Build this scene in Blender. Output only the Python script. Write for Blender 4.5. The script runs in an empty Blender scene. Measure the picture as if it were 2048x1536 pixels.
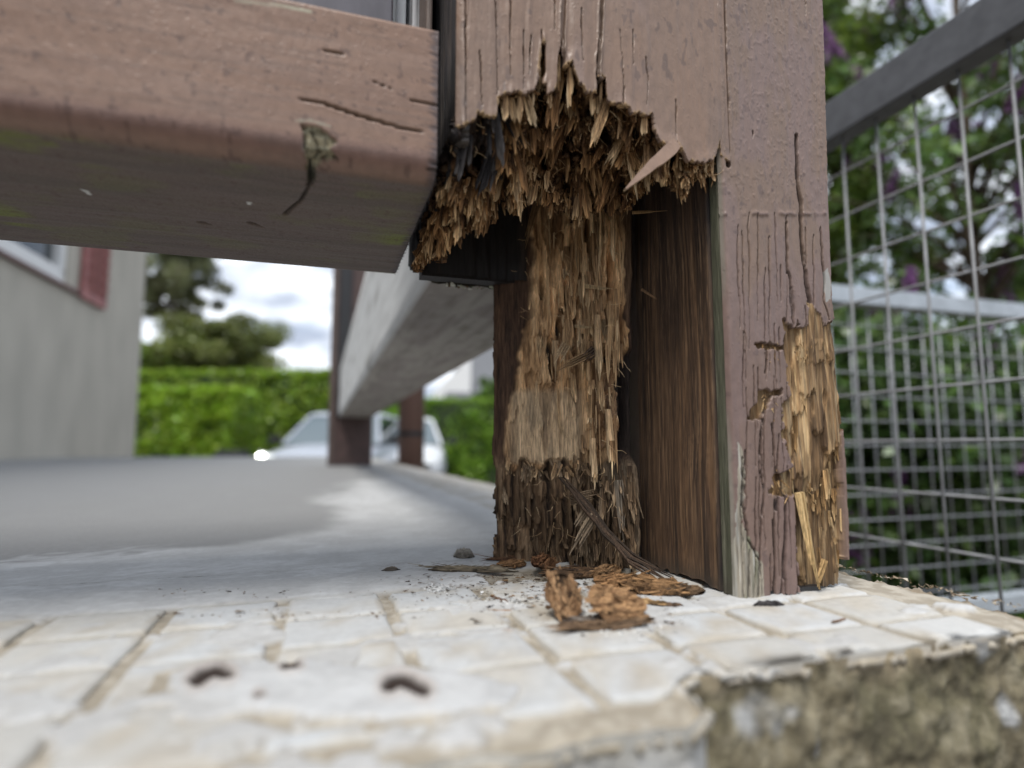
import bpy, math, random
import numpy as np
from mathutils import Vector, Matrix
random.seed(7)
rng = np.random.default_rng(11)
sc = bpy.context.scene
col = sc.collection
PI = math.pi

# ------------------------------------------------------------------ camera, sky, sun, exposure
FPX, CAMH = 1200.0, 0.07
PITCH = math.atan((893 - 768) / FPX)
TH = math.radians(17.66)
cam_d = bpy.data.cameras.new('camera'); cam = bpy.data.objects.new('camera', cam_d); col.objects.link(cam)
cam.location = (0, 0, CAMH); cam.rotation_euler = (PI / 2 + PITCH, 0, 0)
cam_d.sensor_width = 36; cam_d.lens = FPX / 2048 * 36
cam_d.clip_start = 0.01; cam_d.clip_end = 2000
cam_d.dof.use_dof = True; cam_d.dof.focus_distance = 0.33; cam_d.dof.aperture_fstop = 3.9
sc.camera = cam

SUN_EL, SUN_AZ = math.radians(64), math.radians(205)      # azimuth clockwise from +Y
w = bpy.data.worlds.new('World'); sc.world = w; w.use_nodes = True
nt = w.node_tree; N = nt.nodes; L = nt.links; N.clear()
out = N.new('ShaderNodeOutputWorld'); bg = N.new('ShaderNodeBackground')
sky = N.new('ShaderNodeTexSky'); sky.sky_type = 'NISHITA'; sky.sun_disc = False
sky.sun_elevation = SUN_EL; sky.sun_rotation = SUN_AZ; sky.air_density = 1.0; sky.dust_density = 1.5
tc = N.new('ShaderNodeTexCoord'); mp = N.new('ShaderNodeMapping'); mp.inputs['Scale'].default_value = (1.6, 1.6, 4.2)
mp.inputs['Location'].default_value = (0.35, 0.2, 0.1)
nz = N.new('ShaderNodeTexNoise'); nz.inputs['Scale'].default_value = 2.1; nz.inputs['Detail'].default_value = 7; nz.inputs['Roughness'].default_value = 0.55
cr = N.new('ShaderNodeValToRGB'); cr.color_ramp.elements[0].position = 0.33; cr.color_ramp.elements[0].color = (0.55, 0.55, 0.55, 1)
cr.color_ramp.elements[1].position = 0.50; cr.color_ramp.elements[1].color = (1, 1, 1, 1)
nz2 = N.new('ShaderNodeTexNoise'); nz2.inputs['Scale'].default_value = 4.6; nz2.inputs['Detail'].default_value = 6
cr2 = N.new('ShaderNodeValToRGB'); cr2.color_ramp.elements[0].position = 0.41; cr2.color_ramp.elements[0].color = (3.0, 3.4, 4.2, 1)
cr2.color_ramp.elements[1].position = 0.62; cr2.color_ramp.elements[1].color = (7.8, 8.2, 8.7, 1)
mx = N.new('ShaderNodeMix'); mx.data_type = 'RGBA'
L.new(tc.outputs['Generated'], mp.inputs['Vector']); L.new(mp.outputs['Vector'], nz.inputs['Vector']); L.new(mp.outputs['Vector'], nz2.inputs['Vector'])
L.new(nz.outputs['Fac'], cr.inputs['Fac']); L.new(nz2.outputs['Fac'], cr2.inputs['Fac'])
L.new(cr.outputs['Color'], mx.inputs['Factor']); L.new(sky.outputs['Color'], mx.inputs[6]); L.new(cr2.outputs['Color'], mx.inputs[7])
L.new(mx.outputs[2], bg.inputs['Color']); bg.inputs['Strength'].default_value = 0.10
L.new(bg.outputs['Background'], out.inputs['Surface'])

sd = bpy.data.lights.new('sun', 'SUN'); sd.energy = 2.0; sd.angle = math.radians(24); sd.color = (1, 0.96, 0.9)
so = bpy.data.objects.new('sun', sd); col.objects.link(so)
sv = Vector((math.sin(SUN_AZ) * math.cos(SUN_EL), math.cos(SUN_AZ) * math.cos(SUN_EL), math.sin(SUN_EL)))
so.rotation_euler = sv.to_track_quat('Z', 'Y').to_euler()
sc.view_settings.view_transform = 'Standard'; sc.view_settings.look = 'None'
sc.view_settings.exposure = 0.92; sc.view_settings.gamma = 1; sc.view_settings.use_curve_mapping = False
sc.cycles.max_bounces = 6; sc.cycles.diffuse_bounces = 4; sc.cycles.use_denoising = True

# ------------------------------------------------------------------ frames: P0 = front bottom corner of the post; u along the front, d into the depth
A = np.array([math.cos(TH), math.sin(TH), 0.0]); B = np.array([-math.sin(TH), math.cos(TH), 0.0])
O = np.array([0, 0, CAMH])
def ray(px, py):
    x = (px - 1024) / FPX; y = (768 - py) / FPX
    return np.array([x, math.cos(PITCH) - math.sin(PITCH) * y, math.sin(PITCH) + math.cos(PITCH) * y])
def gnd(px, py, z=0.0):
    r = ray(px, py); return O + r * ((z - CAMH) / r[2])
P0 = gnd(1475, 1200)
def loc(P): q = P - P0; return np.array([q @ A, q @ B, P[2]])
def lgnd(px, py, z=0.0): return loc(gnd(px, py, z))
def lfront(px, py, d=0.0): r = ray(px, py); return loc(O + r * ((d + P0 @ B) / (r @ B)))
def world(u, d, z): P = P0 + u * A + d * B; return Vector((P[0], P[1], z))
def proj(u, d, z):
    X = P0[0] + u * A[0] + d * B[0]; Y = P0[1] + u * A[1] + d * B[1]; Z = z - CAMH
    fw = Y * math.cos(PITCH) + Z * math.sin(PITCH); up = -Y * math.sin(PITCH) + Z * math.cos(PITCH)
    return 1024 + FPX * X / fw, 768 - FPX * up / fw

# ------------------------------------------------------------------ numpy noise and masks
def _h(i, j, s):
    n = (i.astype(np.int64) * 374761393 + j.astype(np.int64) * 668265263 + s * 974634777) & 0xffffffff
    n = ((n ^ (n >> 13)) * 1274126177) & 0xffffffff
    return ((n ^ (n >> 16)) & 0xffff) / 65535.0
def vn(x, y, s=0):
    x = np.asarray(x, float); y = np.asarray(y, float)
    i = np.floor(x); j = np.floor(y); fx = x - i; fy = y - j
    fx = fx * fx * (3 - 2 * fx); fy = fy * fy * (3 - 2 * fy)
    a = _h(i, j, s); b = _h(i + 1, j, s); c = _h(i, j + 1, s); d = _h(i + 1, j + 1, s)
    return (a * (1 - fx) + b * fx) * (1 - fy) + (c * (1 - fx) + d * fx) * fy
def fbm(x, y, o=4, s=0, g=0.55):
    t = 0; a = 1; n = 0
    for k in range(o):
        t = t + a * vn(x * 2 ** k + 17.3 * k, y * 2 ** k + 9.1 * k, s + k); n += a; a *= g
    return t / n
def sstep(a, b, x): t = np.clip((x - a) / (b - a), 0, 1); return t * t * (3 - 2 * t)
def inside(px, py, poly):
    r = np.zeros(np.shape(px), bool); n = len(poly)
    for k in range(n):
        x1, y1 = poly[k]; x2, y2 = poly[(k + 1) % n]
        if y1 == y2: continue
        c = ((y1 > py) != (y2 > py)) & (px < (x2 - x1) * (py - y1) / (y2 - y1) + x1); r ^= c
    return r
def pdist(px, py, line):
    """distance to a polyline and position 0..1 along it"""
    best = np.full(np.shape(px), 1e9); tt = np.zeros(np.shape(px)); n = len(line) - 1
    for k in range(n):
        x1, y1 = line[k]; x2, y2 = line[k + 1]; dx, dy = x2 - x1, y2 - y1
        t = np.clip(((px - x1) * dx + (py - y1) * dy) / (dx * dx + dy * dy + 1e-9), 0, 1)
        q = np.hypot(px - x1 - t * dx, py - y1 - t * dy)
        m = q < best; best = np.where(m, q, best); tt = np.where(m, (k + t) / n, tt)
    return best, tt
def curve_y(px, pts):
    xs = [p[0] for p in pts]; ys = [p[1] for p in pts]
    return np.interp(px, xs, ys)
def flakes(px, py, n, box_, wr, lr, seed, extra=()):
    """overlapping torn flakes of wood lifting towards their ragged lower ends: height 0..1 and a tone per flake"""
    r = random.Random(seed); H = np.zeros(px.shape); T_ = np.full(px.shape, .5); fl = list(extra)
    for _ in range(n):
        w_ = r.uniform(*wr); x = r.uniform(box_[0], box_[1]); yb = r.uniform(box_[2], box_[3]); fl.append((x - w_ / 2, x + w_ / 2, yb, yb - r.uniform(*lr), r.uniform(.3, 1)))
    for k, (x0, x1, yb, yt, h_) in enumerate(fl):
        xm = (x0 + x1) / 2; hw = (x1 - x0) / 2; wx = px + (fbm(py * .02 + k, py * 0, 2, k) - .5) * 14
        e = yb + (vn(px * .35 + k, px * 0, k) - .5) * 18 + (vn(px * .12, px * 0 + k, k + 3) - .5) * 26
        t = np.clip((py - yt) / (yb - yt), 0, 1); side = sstep(1.0, .82, np.abs(wx - xm) / (hw * (.55 + .45 * t) + 1e-6))
        h = h_ * t ** .7 * side * (py < e); m = h > H; H = np.where(m, h, H); T_ = np.where(m & (h > .12), r.random(), T_)
    return H, T_
def mixc(c, m, c2):
    m = np.asarray(m)[..., None]; return c * (1 - m) + np.asarray(c2) * m

# ------------------------------------------------------------------ materials
def new_mat(name):
    m = bpy.data.materials.new(name); m.use_nodes = True
    n = m.node_tree.nodes; b = n['Principled BSDF']; return m, n, m.node_tree.links, b
def vc_mat(name, rough=0.7, scl=(900, 900, 50), detail=5, lo=0.6, hi=1.35, bump=0.3, bdist=0.0006, spec=0.35, speck=None, spscale=400, rough_paint=None, coat=0):
    """colour from the mesh's own colour attribute times a fine grain, with matching relief"""
    m, n, l, b = new_mat(name)
    a = n.new('ShaderNodeAttribute'); a.attribute_name = 'Col'
    t = n.new('ShaderNodeTexCoord'); mp = n.new('ShaderNodeMapping'); mp.inputs['Scale'].default_value = scl
    z = n.new('ShaderNodeTexNoise'); z.inputs['Scale'].default_value = 1; z.inputs['Detail'].default_value = detail; z.inputs['Roughness'].default_value = 0.6
    r = n.new('ShaderNodeMapRange'); r.inputs[1].default_value = 0.25; r.inputs[2].default_value = 0.75; r.inputs[3].default_value = lo; r.inputs[4].default_value = hi
    mu = n.new('ShaderNodeMix'); mu.data_type = 'RGBA'; mu.blend_type = 'MULTIPLY'; mu.inputs[0].default_value = 1
    l.new(t.outputs['Object'], mp.inputs[0]); l.new(mp.outputs[0], z.inputs[0]); l.new(z.outputs[0], r.inputs[0])
    l.new(a.outputs['Color'], mu.inputs[6]); l.new(r.outputs[0], mu.inputs[7])
    colout = mu.outputs[2]
    bp = n.new('ShaderNodeBump'); bp.inputs['Strength'].default_value = bump; bp.inputs['Distance'].default_value = bdist
    l.new(z.outputs[0], bp.inputs['Height'])
    l.new(colout, b.inputs['Base Color']); l.new(bp.outputs[0], b.inputs['Normal'])
    b.inputs['Roughness'].default_value = rough; b.inputs['Specular IOR Level'].default_value = spec
    b.inputs['Coat Weight'].default_value = coat
    return m
def paint_mat(name):
    """painted timber: attribute 'paint' 1 = paint film, 0 = bare wood"""
    m, n, l, b = new_mat(name)
    a = n.new('ShaderNodeAttribute'); a.attribute_name = 'Col'
    p = n.new('ShaderNodeAttribute'); p.attribute_name = 'paint'
    t = n.new('ShaderNodeTexCoord')
    def noise(sc_, s, d=4):
        mp = n.new('ShaderNodeMapping'); mp.inputs['Scale'].default_value = sc_
        z = n.new('ShaderNodeTexNoise'); z.inputs['Scale'].default_value = s; z.inputs['Detail'].default_value = d
        l.new(t.outputs['Object'], mp.inputs[0]); l.new(mp.outputs[0], z.inputs[0]); return z
    wood = noise((1, 1, 0.05), 900); film = noise((1, 1, 0.6), 260); fine = noise((1, 1, 0.35), 1400, 3)
    vor = n.new('ShaderNodeTexVoronoi'); vor.feature = 'F1'; vor.inputs['Scale'].default_value = 330
    l.new(t.outputs['Object'], vor.inputs['Vector'])
    bl = n.new('ShaderNodeMapRange'); bl.inputs[1].default_value = 0.10; bl.inputs[2].default_value = 0.28; bl.inputs[3].default_value = 1; bl.inputs[4].default_value = 0
    l.new(vor.outputs['Distance'], bl.inputs[0])
    # colour factor
    rw = n.new('ShaderNodeMapRange'); rw.inputs[1].default_value = .28; rw.inputs[2].default_value = .72; rw.inputs[3].default_value = .45; rw.inputs[4].default_value = 1.5
    rf = n.new('ShaderNodeMapRange'); rf.inputs[1].default_value = .3; rf.inputs[2].default_value = .7; rf.inputs[3].default_value = .90; rf.inputs[4].default_value = 1.09
    l.new(wood.outputs[0], rw.inputs[0]); l.new(film.outputs[0], rf.inputs[0])
    fm = n.new('ShaderNodeMix'); l.new(p.outputs['Fac'], fm.inputs[0]); l.new(rw.outputs[0], fm.inputs[2]); l.new(rf.outputs[0], fm.inputs[3])
    mu = n.new('ShaderNodeMix'); mu.data_type = 'RGBA'; mu.blend_type = 'MULTIPLY'; mu.inputs[0].default_value = 1
    l.new(a.outputs['Color'], mu.inputs[6]); l.new(fm.outputs[0], mu.inputs[7]); l.new(mu.outputs[2], b.inputs['Base Color'])
    # relief
    ad = n.new('ShaderNodeMath'); ad.operation = 'MULTIPLY_ADD'; l.new(bl.outputs[0], ad.inputs[0]); ad.inputs[1].default_value = 0.22; l.new(film.outputs[0], ad.inputs[2])
    ad2 = n.new('ShaderNodeMath'); ad2.operation = 'MULTIPLY_ADD'; l.new(fine.outputs[0], ad2.inputs[0]); ad2.inputs[1].default_value = 0.22; l.new(ad.outputs[0], ad2.inputs[2])
    hm = n.new('ShaderNodeMix'); l.new(p.outputs['Fac'], hm.inputs[0]); l.new(wood.outputs[0], hm.inputs[2]); l.new(ad2.outputs[0], hm.inputs[3])
    bp = n.new('ShaderNodeBump'); bp.inputs['Strength'].default_value = 0.55; bp.inputs['Distance'].default_value = 0.0006
    l.new(hm.outputs[0], bp.inputs['Height']); l.new(bp.outputs[0], b.inputs['Normal'])
    rr = n.new('ShaderNodeMix'); l.new(p.outputs['Fac'], rr.inputs[0]); rr.inputs[2].default_value = 0.85; rr.inputs[3].default_value = 0.42; l.new(rr.outputs[0], b.inputs['Roughness'])
    b.inputs['Specular IOR Level'].default_value = 0.45
    return m
def flat_mat(name, c, rough=0.6, metal=0, nscale=30, amt=0.2, bump=0.1, bdist=0.002, emit=0, spec=0.5, trans=0, detail=4, stretch=(1, 1, 1)):
    m, n, l, b = new_mat(name)
    t = n.new('ShaderNodeTexCoord'); mp = n.new('ShaderNodeMapping'); mp.inputs['Scale'].default_value = stretch
    z = n.new('ShaderNodeTexNoise'); z.inputs['Scale'].default_value = nscale; z.inputs['Detail'].default_value = detail
    r = n.new('ShaderNodeMapRange'); r.inputs[1].default_value = .25; r.inputs[2].default_value = .75; r.inputs[3].default_value = 1 - amt; r.inputs[4].default_value = 1 + amt
    rgb = n.new('ShaderNodeRGB'); rgb.outputs[0].default_value = (*c, 1)
    mu = n.new('ShaderNodeMix'); mu.data_type = 'RGBA'; mu.blend_type = 'MULTIPLY'; mu.inputs[0].default_value = 1
    l.new(t.outputs['Object'], mp.inputs[0]); l.new(mp.outputs[0], z.inputs[0]); l.new(z.outputs[0], r.inputs[0]); l.new(rgb.outputs[0], mu.inputs[6]); l.new(r.outputs[0], mu.inputs[7])
    l.new(mu.outputs[2], b.inputs['Base Color'])
    bp = n.new('ShaderNodeBump'); bp.inputs['Strength'].default_value = bump; bp.inputs['Distance'].default_value = bdist
    l.new(z.outputs[0], bp.inputs['Height']); l.new(bp.outputs[0], b.inputs['Normal'])
    b.inputs['Roughness'].default_value = rough; b.inputs['Metallic'].default_value = metal; b.inputs['Specular IOR Level'].default_value = spec
    b.inputs['Transmission Weight'].default_value = trans
    if emit:
        b.inputs['Emission Color'].default_value = (1, 1, 0.92, 1); b.inputs['Emission Strength'].default_value = emit
    return m
def leaf_mat(name):
    m, n, l, b = new_mat(name)
    a = n.new('ShaderNodeAttribute'); a.attribute_name = 'Col'
    d = n.new('ShaderNodeBsdfDiffuse'); tr = n.new('ShaderNodeBsdfTranslucent'); g = n.new('ShaderNodeBsdfGlossy'); g.inputs['Roughness'].default_value = 0.4
    m1 = n.new('ShaderNodeMixShader'); m1.inputs[0].default_value = 0.35; m2 = n.new('ShaderNodeMixShader'); m2.inputs[0].default_value = 0.05
    l.new(a.outputs['Color'], d.inputs[0]); l.new(a.outputs['Color'], tr.inputs[0])
    l.new(d.outputs[0], m1.inputs[1]); l.new(tr.outputs[0], m1.inputs[2]); l.new(m1.outputs[0], m2.inputs[1]); l.new(g.outputs[0], m2.inputs[2])
    l.new(m2.outputs[0], n['Material Output'].inputs['Surface']); return m

M_paint = paint_mat('painted_timber')
M_rot = vc_mat('rotten_wood', rough=0.82, scl=(1300, 1300, 110), lo=0.28, hi=1.75, bump=1.0, bdist=0.0008, spec=0.25)
M_dark = vc_mat('dark_damp_wood', rough=0.62, scl=(1200, 1200, 70), lo=0.45, hi=1.6, bump=0.6, bdist=0.0006, spec=0.4)
M_slab = vc_mat('cement_screed', rough=0.72, scl=(260, 260, 260), lo=0.88, hi=1.1, bump=0.35, bdist=0.0008, spec=0.3, detail=6)
M_concrete = vc_mat('rough_concrete', rough=0.9, scl=(160, 160, 160), lo=0.6, hi=1.35, bump=0.9, bdist=0.0025, spec=0.2, detail=8)
M_chip = vc_mat('wood_chip', rough=0.85, scl=(160, 1300, 1300), lo=0.30, hi=1.6, bump=0.8, bdist=0.0008, spec=0.25)
M_leaf = leaf_mat('leaf')
M_greypaint = flat_mat('grey_board', (0.11, 0.105, 0.125), 0.5, nscale=90, amt=0.25, stretch=(1, 1, .3))
M_white = flat_mat('white_paint', (0.62, 0.64, 0.66), 0.5, nscale=60, amt=0.15, stretch=(1, 1, .1))
M_whitewood = None
M_steel = flat_mat('galvanised_steel', (0.30, 0.31, 0.33), 0.45, metal=0.6, nscale=60, amt=0.25)
M_steel_dark = flat_mat('dull_grey_steel', (0.13, 0.135, 0.15), 0.5, metal=0.3, nscale=60, amt=0.2)
M_brown = flat_mat('brown_metal', (0.15, 0.085, 0.066), 0.5, nscale=8, amt=0.15)
M_render = flat_mat('rough_render', (0.46, 0.43, 0.37), 0.95, nscale=5, amt=0.13, bump=0.6, bdist=0.015, detail=14, stretch=(1, 1, .4))
M_red = flat_mat('red_brown_timber', (0.34, 0.13, 0.12), 0.6, nscale=14, amt=0.25)
M_frame = flat_mat('white_window_frame', (0.75, 0.75, 0.74), 0.4, amt=0.05)
M_glass = flat_mat('dark_glass', (0.035, 0.045, 0.05), 0.04, amt=0.05, spec=0.9, bump=0)
M_soil = flat_mat('soil', (0.10, 0.085, 0.06), 0.95, nscale=5, amt=0.4, bump=0.5, bdist=0.02)
M_asphalt = flat_mat('asphalt', (0.09, 0.09, 0.09), 0.9, nscale=40, amt=0.3)
M_silver = flat_mat('silver_car_paint', (0.42, 0.45, 0.50), 0.25, metal=0.35, nscale=2, amt=0.03, bump=0)
M_whitecar = flat_mat('white_car_paint', (0.62, 0.64, 0.66), 0.25, nscale=2, amt=0.03, bump=0)
M_black = flat_mat('black_plastic', (0.02, 0.02, 0.022), 0.5, nscale=30, amt=0.1)
M_lamp = flat_mat('headlight_lens', (0.55, 0.58, 0.6), 0.15, amt=0.02, bump=0)
M_lit = flat_mat('lit_bulb', (0.9, 0.9, 0.8), 0.3, amt=0.0, bump=0, emit=14)
M_roof = flat_mat('grey_roof_tile', (0.12, 0.125, 0.135), 0.8, nscale=3, amt=0.15)
M_bark = flat_mat('bark', (0.09, 0.065, 0.045), 0.95, nscale=12, amt=0.4, bump=0.6, bdist=0.01)

# ------------------------------------------------------------------ object helpers
def tag(o, label=None, cat=None, group=None, kind=None):
    if label: o['label'] = label
    if cat: o['category'] = cat
    if group: o['group'] = group
    if kind: o['kind'] = kind
    return o
def empty(name, l=(0, 0, 0), rz=0.0, parent=None):
    o = bpy.data.objects.new(name, None); o.empty_display_size = 0.05; col.objects.link(o)
    o.location = l; o.rotation_euler = (0, 0, rz)
    if parent: o.parent = parent
    return o
def mesh(name, V, F, mat, parent=None, colr=None, paint=None, smooth=False):
    V = np.asarray(V, np.float32).reshape(-1, 3); me = bpy.data.meshes.new(name)
    if isinstance(F, np.ndarray) and F.ndim == 2:
        nF, k = F.shape
        me.vertices.add(len(V)); me.vertices.foreach_set('co', V.ravel())
        me.loops.add(nF * k); me.loops.foreach_set('vertex_index', F.astype(np.int32).ravel())
        me.polygons.add(nF); me.polygons.foreach_set('loop_start', np.arange(0, nF * k, k, dtype=np.int32))
        me.update(calc_edges=True)
    else:
        me.from_pydata(V.tolist(), [], [list(f) for f in F])
    if colr is not None:
        c = np.ones((len(V), 4), np.float32); c[:, :3] = np.clip(np.asarray(colr).reshape(-1, 3), 0.003, 0.95)
        at = me.color_attributes.new('Col', 'FLOAT_COLOR', 'POINT'); at.data.foreach_set('color', c.ravel())
    if paint is not None:
        at = me.attributes.new('paint', 'FLOAT', 'POINT'); at.data.foreach_set('value', np.asarray(paint, np.float32).ravel())
    if smooth: me.polygons.foreach_set('use_smooth', np.ones(len(me.polygons), bool))
    me.materials.append(mat); me.validate(); me.update()
    o = bpy.data.objects.new(name, me); col.objects.link(o)
    if parent: o.parent = parent
    return o
def grid(name, V, mat, parent=None, keep=None, colr=None, paint=None, smooth=True, solid=0, flip=False):
    ni, nj = V.shape[:2]; idx = np.arange(ni * nj).reshape(ni, nj)
    q = np.stack([idx[:-1, :-1], idx[1:, :-1], idx[1:, 1:], idx[:-1, 1:]], -1)
    q = q[keep] if keep is not None else q.reshape(-1, 4)
    if flip: q = q[:, ::-1]
    used = np.unique(q); rm = np.zeros(ni * nj, np.int64); rm[used] = np.arange(len(used)); q = rm[q]
    o = mesh(name, V.reshape(-1, 3)[used], q, mat, parent, None if colr is None else colr.reshape(-1, 3)[used],
             None if paint is None else paint.reshape(-1)[used], smooth)
    if solid:
        md = o.modifiers.new('thickness', 'SOLIDIFY'); md.thickness = abs(solid); md.offset = -1 if solid > 0 else 1
    return o
def box_vf(x0, x1, y0, y1, z0, z1):
    V = [(x0, y0, z0), (x1, y0, z0), (x1, y1, z0), (x0, y1, z0), (x0, y0, z1), (x1, y0, z1), (x1, y1, z1), (x0, y1, z1)]
    F = [(0, 3, 2, 1), (4, 5, 6, 7), (0, 1, 5, 4), (1, 2, 6, 5), (2, 3, 7, 6), (3, 0, 4, 7)]
    return V, F
def box(name, b, mat, parent=None, bevel=0.0, c=None, paint=None):
    V, F = box_vf(*b)
    o = mesh(name, V, F, mat, parent, None if c is None else np.tile(c, (8, 1)), None if paint is None else np.full(8, paint))
    if bevel: md = o.modifiers.new('bevel', 'BEVEL'); md.width = bevel; md.segments = 2
    return o
class MB:
    def __init__(s): s.V = []; s.F = []; s.C = []
    def add(s, V, F, c=(1, 1, 1)):
        n = len(s.V); s.V += [tuple(v) for v in V]; s.F += [tuple(i + n for i in f) for f in F]
        if len(c) and np.ndim(c) == 2: s.C += [tuple(x) for x in c]
        else: s.C += [tuple(c)] * len(V)
    def box(s, *b, c=(1, 1, 1)): V, F = box_vf(*b); s.add(V, F, c)
    def tube(s, p, r, n=6, c=(1, 1, 1), cap=True):
        p = [Vector(q) for q in p]; r = r if isinstance(r, (list, tuple)) else [r] * len(p); V = []; F = []
        for i, q in enumerate(p):
            t = (p[min(i + 1, len(p) - 1)] - p[max(i - 1, 0)]).normalized()
            a = t.orthogonal().normalized() if i == 0 else (pa - t * pa.dot(t)).normalized(); pa = a; b = t.cross(a)
            for k in range(n):
                an = 2 * PI * k / n; V.append(q + (a * math.cos(an) + b * math.sin(an)) * r[i])
        for i in range(len(p) - 1):
            for k in range(n): F.append((i * n + k, i * n + (k + 1) % n, (i + 1) * n + (k + 1) % n, (i + 1) * n + k))
        if cap: F.append(tuple(range(n))[::-1]); F.append(tuple((len(p) - 1) * n + k for k in range(n)))
        s.add(V, F, c)
    def build(s, name, mat, parent=None, smooth=False): return mesh(name, s.V, s.F, mat, parent, s.C, None, smooth)

# =================================================================== THE GROUND
GZ = -0.98
me = grid('ground', np.stack(np.meshgrid(np.linspace(-300, 300, 41), np.linspace(-100, 500, 41), indexing='ij') + [np.full((41, 41), GZ)], -1), M_soil)
tag(me, kind='structure')
dr = box('driveway', (-9, 7, 6, 13.9, GZ - .1, GZ + .139), M_asphalt); tag(dr, kind='structure')

# =================================================================== THE LOW WALL WITH ITS TOP
wall = empty('low_wall', world(0, 0, 0), TH)
tag(wall, 'low concrete wall topped with pale cement and chipped white tile squares', 'wall')
TA, TB, TU, TD = 0.0449, 0.0364, -0.1533, 0.0627
def fe(u):   # front edge of the top
    u = np.asarray(u, float)
    e = np.where(u < -0.080, -0.1005, -0.0735)
    e = np.where((u >= -0.094) & (u < -0.066), np.interp(u, [-0.094, -0.083, -0.080, -0.066], [-0.1005, -0.094, -0.074, -0.069]), e)
    return e + (fbm(u * 120, u * 0 + 3, 4, 5) - .5) * 0.005
def redge(d): return np.interp(d, [-0.12, 0.04, 0.9, 1.98, 4], [0.109, 0.111, 0.130, 0.13, 0.13]) + (fbm(np.asarray(d) * 90, np.asarray(d) * 0 + 8, 3, 9) - .5) * 0.008
SMEAR = [(330, 1345), (420, 1330), (600, 1325), (800, 1338), (930, 1350), (1030, 1375), (1010, 1410), (900, 1425), (700, 1440), (520, 1420), (380, 1395), (320, 1370)]
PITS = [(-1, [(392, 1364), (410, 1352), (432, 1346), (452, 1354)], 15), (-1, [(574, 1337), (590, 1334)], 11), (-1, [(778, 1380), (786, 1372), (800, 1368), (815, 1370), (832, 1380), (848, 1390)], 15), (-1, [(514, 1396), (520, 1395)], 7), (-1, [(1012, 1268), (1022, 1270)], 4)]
def top_fields(u, d):
    px, py = proj(u, d, 0.0)
    n1 = fbm(u * 40, d * 40, 5, 21); n2 = fbm(u * 200, d * 200, 4, 31); big = fbm(u * 9, d * 9, 4, 41)
    # plaster skim behind the tiles; its feathered edge
    ed = 0.066 + 0.022 * (fbm(u * 22, d * 0 + 1, 3, 51) - .5) + np.where(u > -0.1, 0.03, 0) * sstep(-0.15, -0.09, u)
    sk = sstep(-0.006, 0.004, d - ed)
    sk = np.where(u > 0.0, sk * 0.3, sk)
    sm = inside(px + (n1 - .5) * 60, py + (n2 - .5) * 14, SMEAR).astype(float)
    pat = sstep(.58, .64, fbm(u * 34 + 4, d * 50, 5, 45)); sm0 = sm; sm = np.maximum(sm, pat * .85)
    z = -0.0016 + 0.0021 * np.maximum(sk, sm * 1.15) + (n1 - .5) * 0.0016 + (n2 - .5) * 0.0007
    c = np.zeros(np.shape(u) + (3,)) + np.array([0.31, 0.275, 0.22])              # sandy joints
    c = mixc(c, sstep(.45, .6, n2) * .5, (0.52, 0.48, 0.41))
    c = mixc(c, np.maximum(sk, sm), (0.46, 0.465, 0.468))
    c = mixc(c, np.maximum(sk, sm) * sstep(.5, .62, n1) * .45, (0.57, 0.58, 0.585))
    # darker grey patch of cement far left
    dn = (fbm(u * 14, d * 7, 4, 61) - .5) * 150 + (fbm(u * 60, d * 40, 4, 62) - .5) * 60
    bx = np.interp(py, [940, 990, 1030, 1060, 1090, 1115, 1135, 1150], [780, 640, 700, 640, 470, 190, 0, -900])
    grey_patch = sstep(50, -50, px - bx - dn) * sstep(1142, 1122, py + dn * .12) * sk
    c = mixc(c, grey_patch * .85, (0.235, 0.235, 0.235))
    c = mixc(c, grey_patch * sstep(.5, .7, big) * .35, (0.27, 0.27, 0.265))
    trow = np.exp(-((px - (640 - (py - 1100) * 4)) / 300) ** 2) * 0
    # pale worn streaks in the cement, worked by trowel
    st = sstep(.60, .72, fbm(u * 60 + d * 90, (d * 60 - u * 10) * 3, 4, 71)) * sk * (1 - grey_patch) * .5
    for ln in ([(240, 1150), (350, 1136), (470, 1140), (600, 1120), (640, 1100)], [(0, 1128), (90, 1122), (190, 1112), (340, 1104)], [(600, 1146), (660, 1138), (740, 1122)], [(700, 1000), (800, 985), (900, 1010)]):
        c = mixc(c, sstep(16, 3, pdist(px, py + (n2 - .5) * 26, ln)[0]) * .55 * sstep(.35, .6, fbm(u * 130, d * 260, 3, 73)), (0.62, 0.63, 0.645))
    c = mixc(c, st, (0.60, 0.61, 0.62))
    for _, ln, r in PITS:  # shallow pits; the shade of deeper holes is painted in as near-black
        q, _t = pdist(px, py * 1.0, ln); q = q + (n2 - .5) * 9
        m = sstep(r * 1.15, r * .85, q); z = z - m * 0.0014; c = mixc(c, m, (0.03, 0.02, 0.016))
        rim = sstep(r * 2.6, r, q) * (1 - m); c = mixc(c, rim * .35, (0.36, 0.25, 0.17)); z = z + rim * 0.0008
    # dirt dribbled near the post base
    dd = sstep(.66, .74, fbm(u * 420, d * 420, 3, 81)) * sstep(0.12, 0.01, np.hypot(u + 0.07, d - 0.09)) * .8
    c = mixc(c, dd, (0.14, 0.10, 0.07))
    # sandy granular rim at the right edge
    rg = sstep(0.013, 0.001, redge(d) - u + (n1 - .5) * .01)
    c = mixc(c, rg * .8, (0.22, 0.17, 0.11)); z = z - rg * 0.003 + rg * (n2 - .5) * 0.004
    fg = sstep(0.010, 0.0, d - fe(u)); c = mixc(c, fg * .4 * sstep(.4, .6, n1), (0.42, 0.36, 0.26)); z = z - fg * .0012
    return z, c
uu = np.arange(-0.62, 0.118, 0.0013); dd_ = np.concatenate([np.arange(-0.112, 0.13, 0.0013)])
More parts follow.
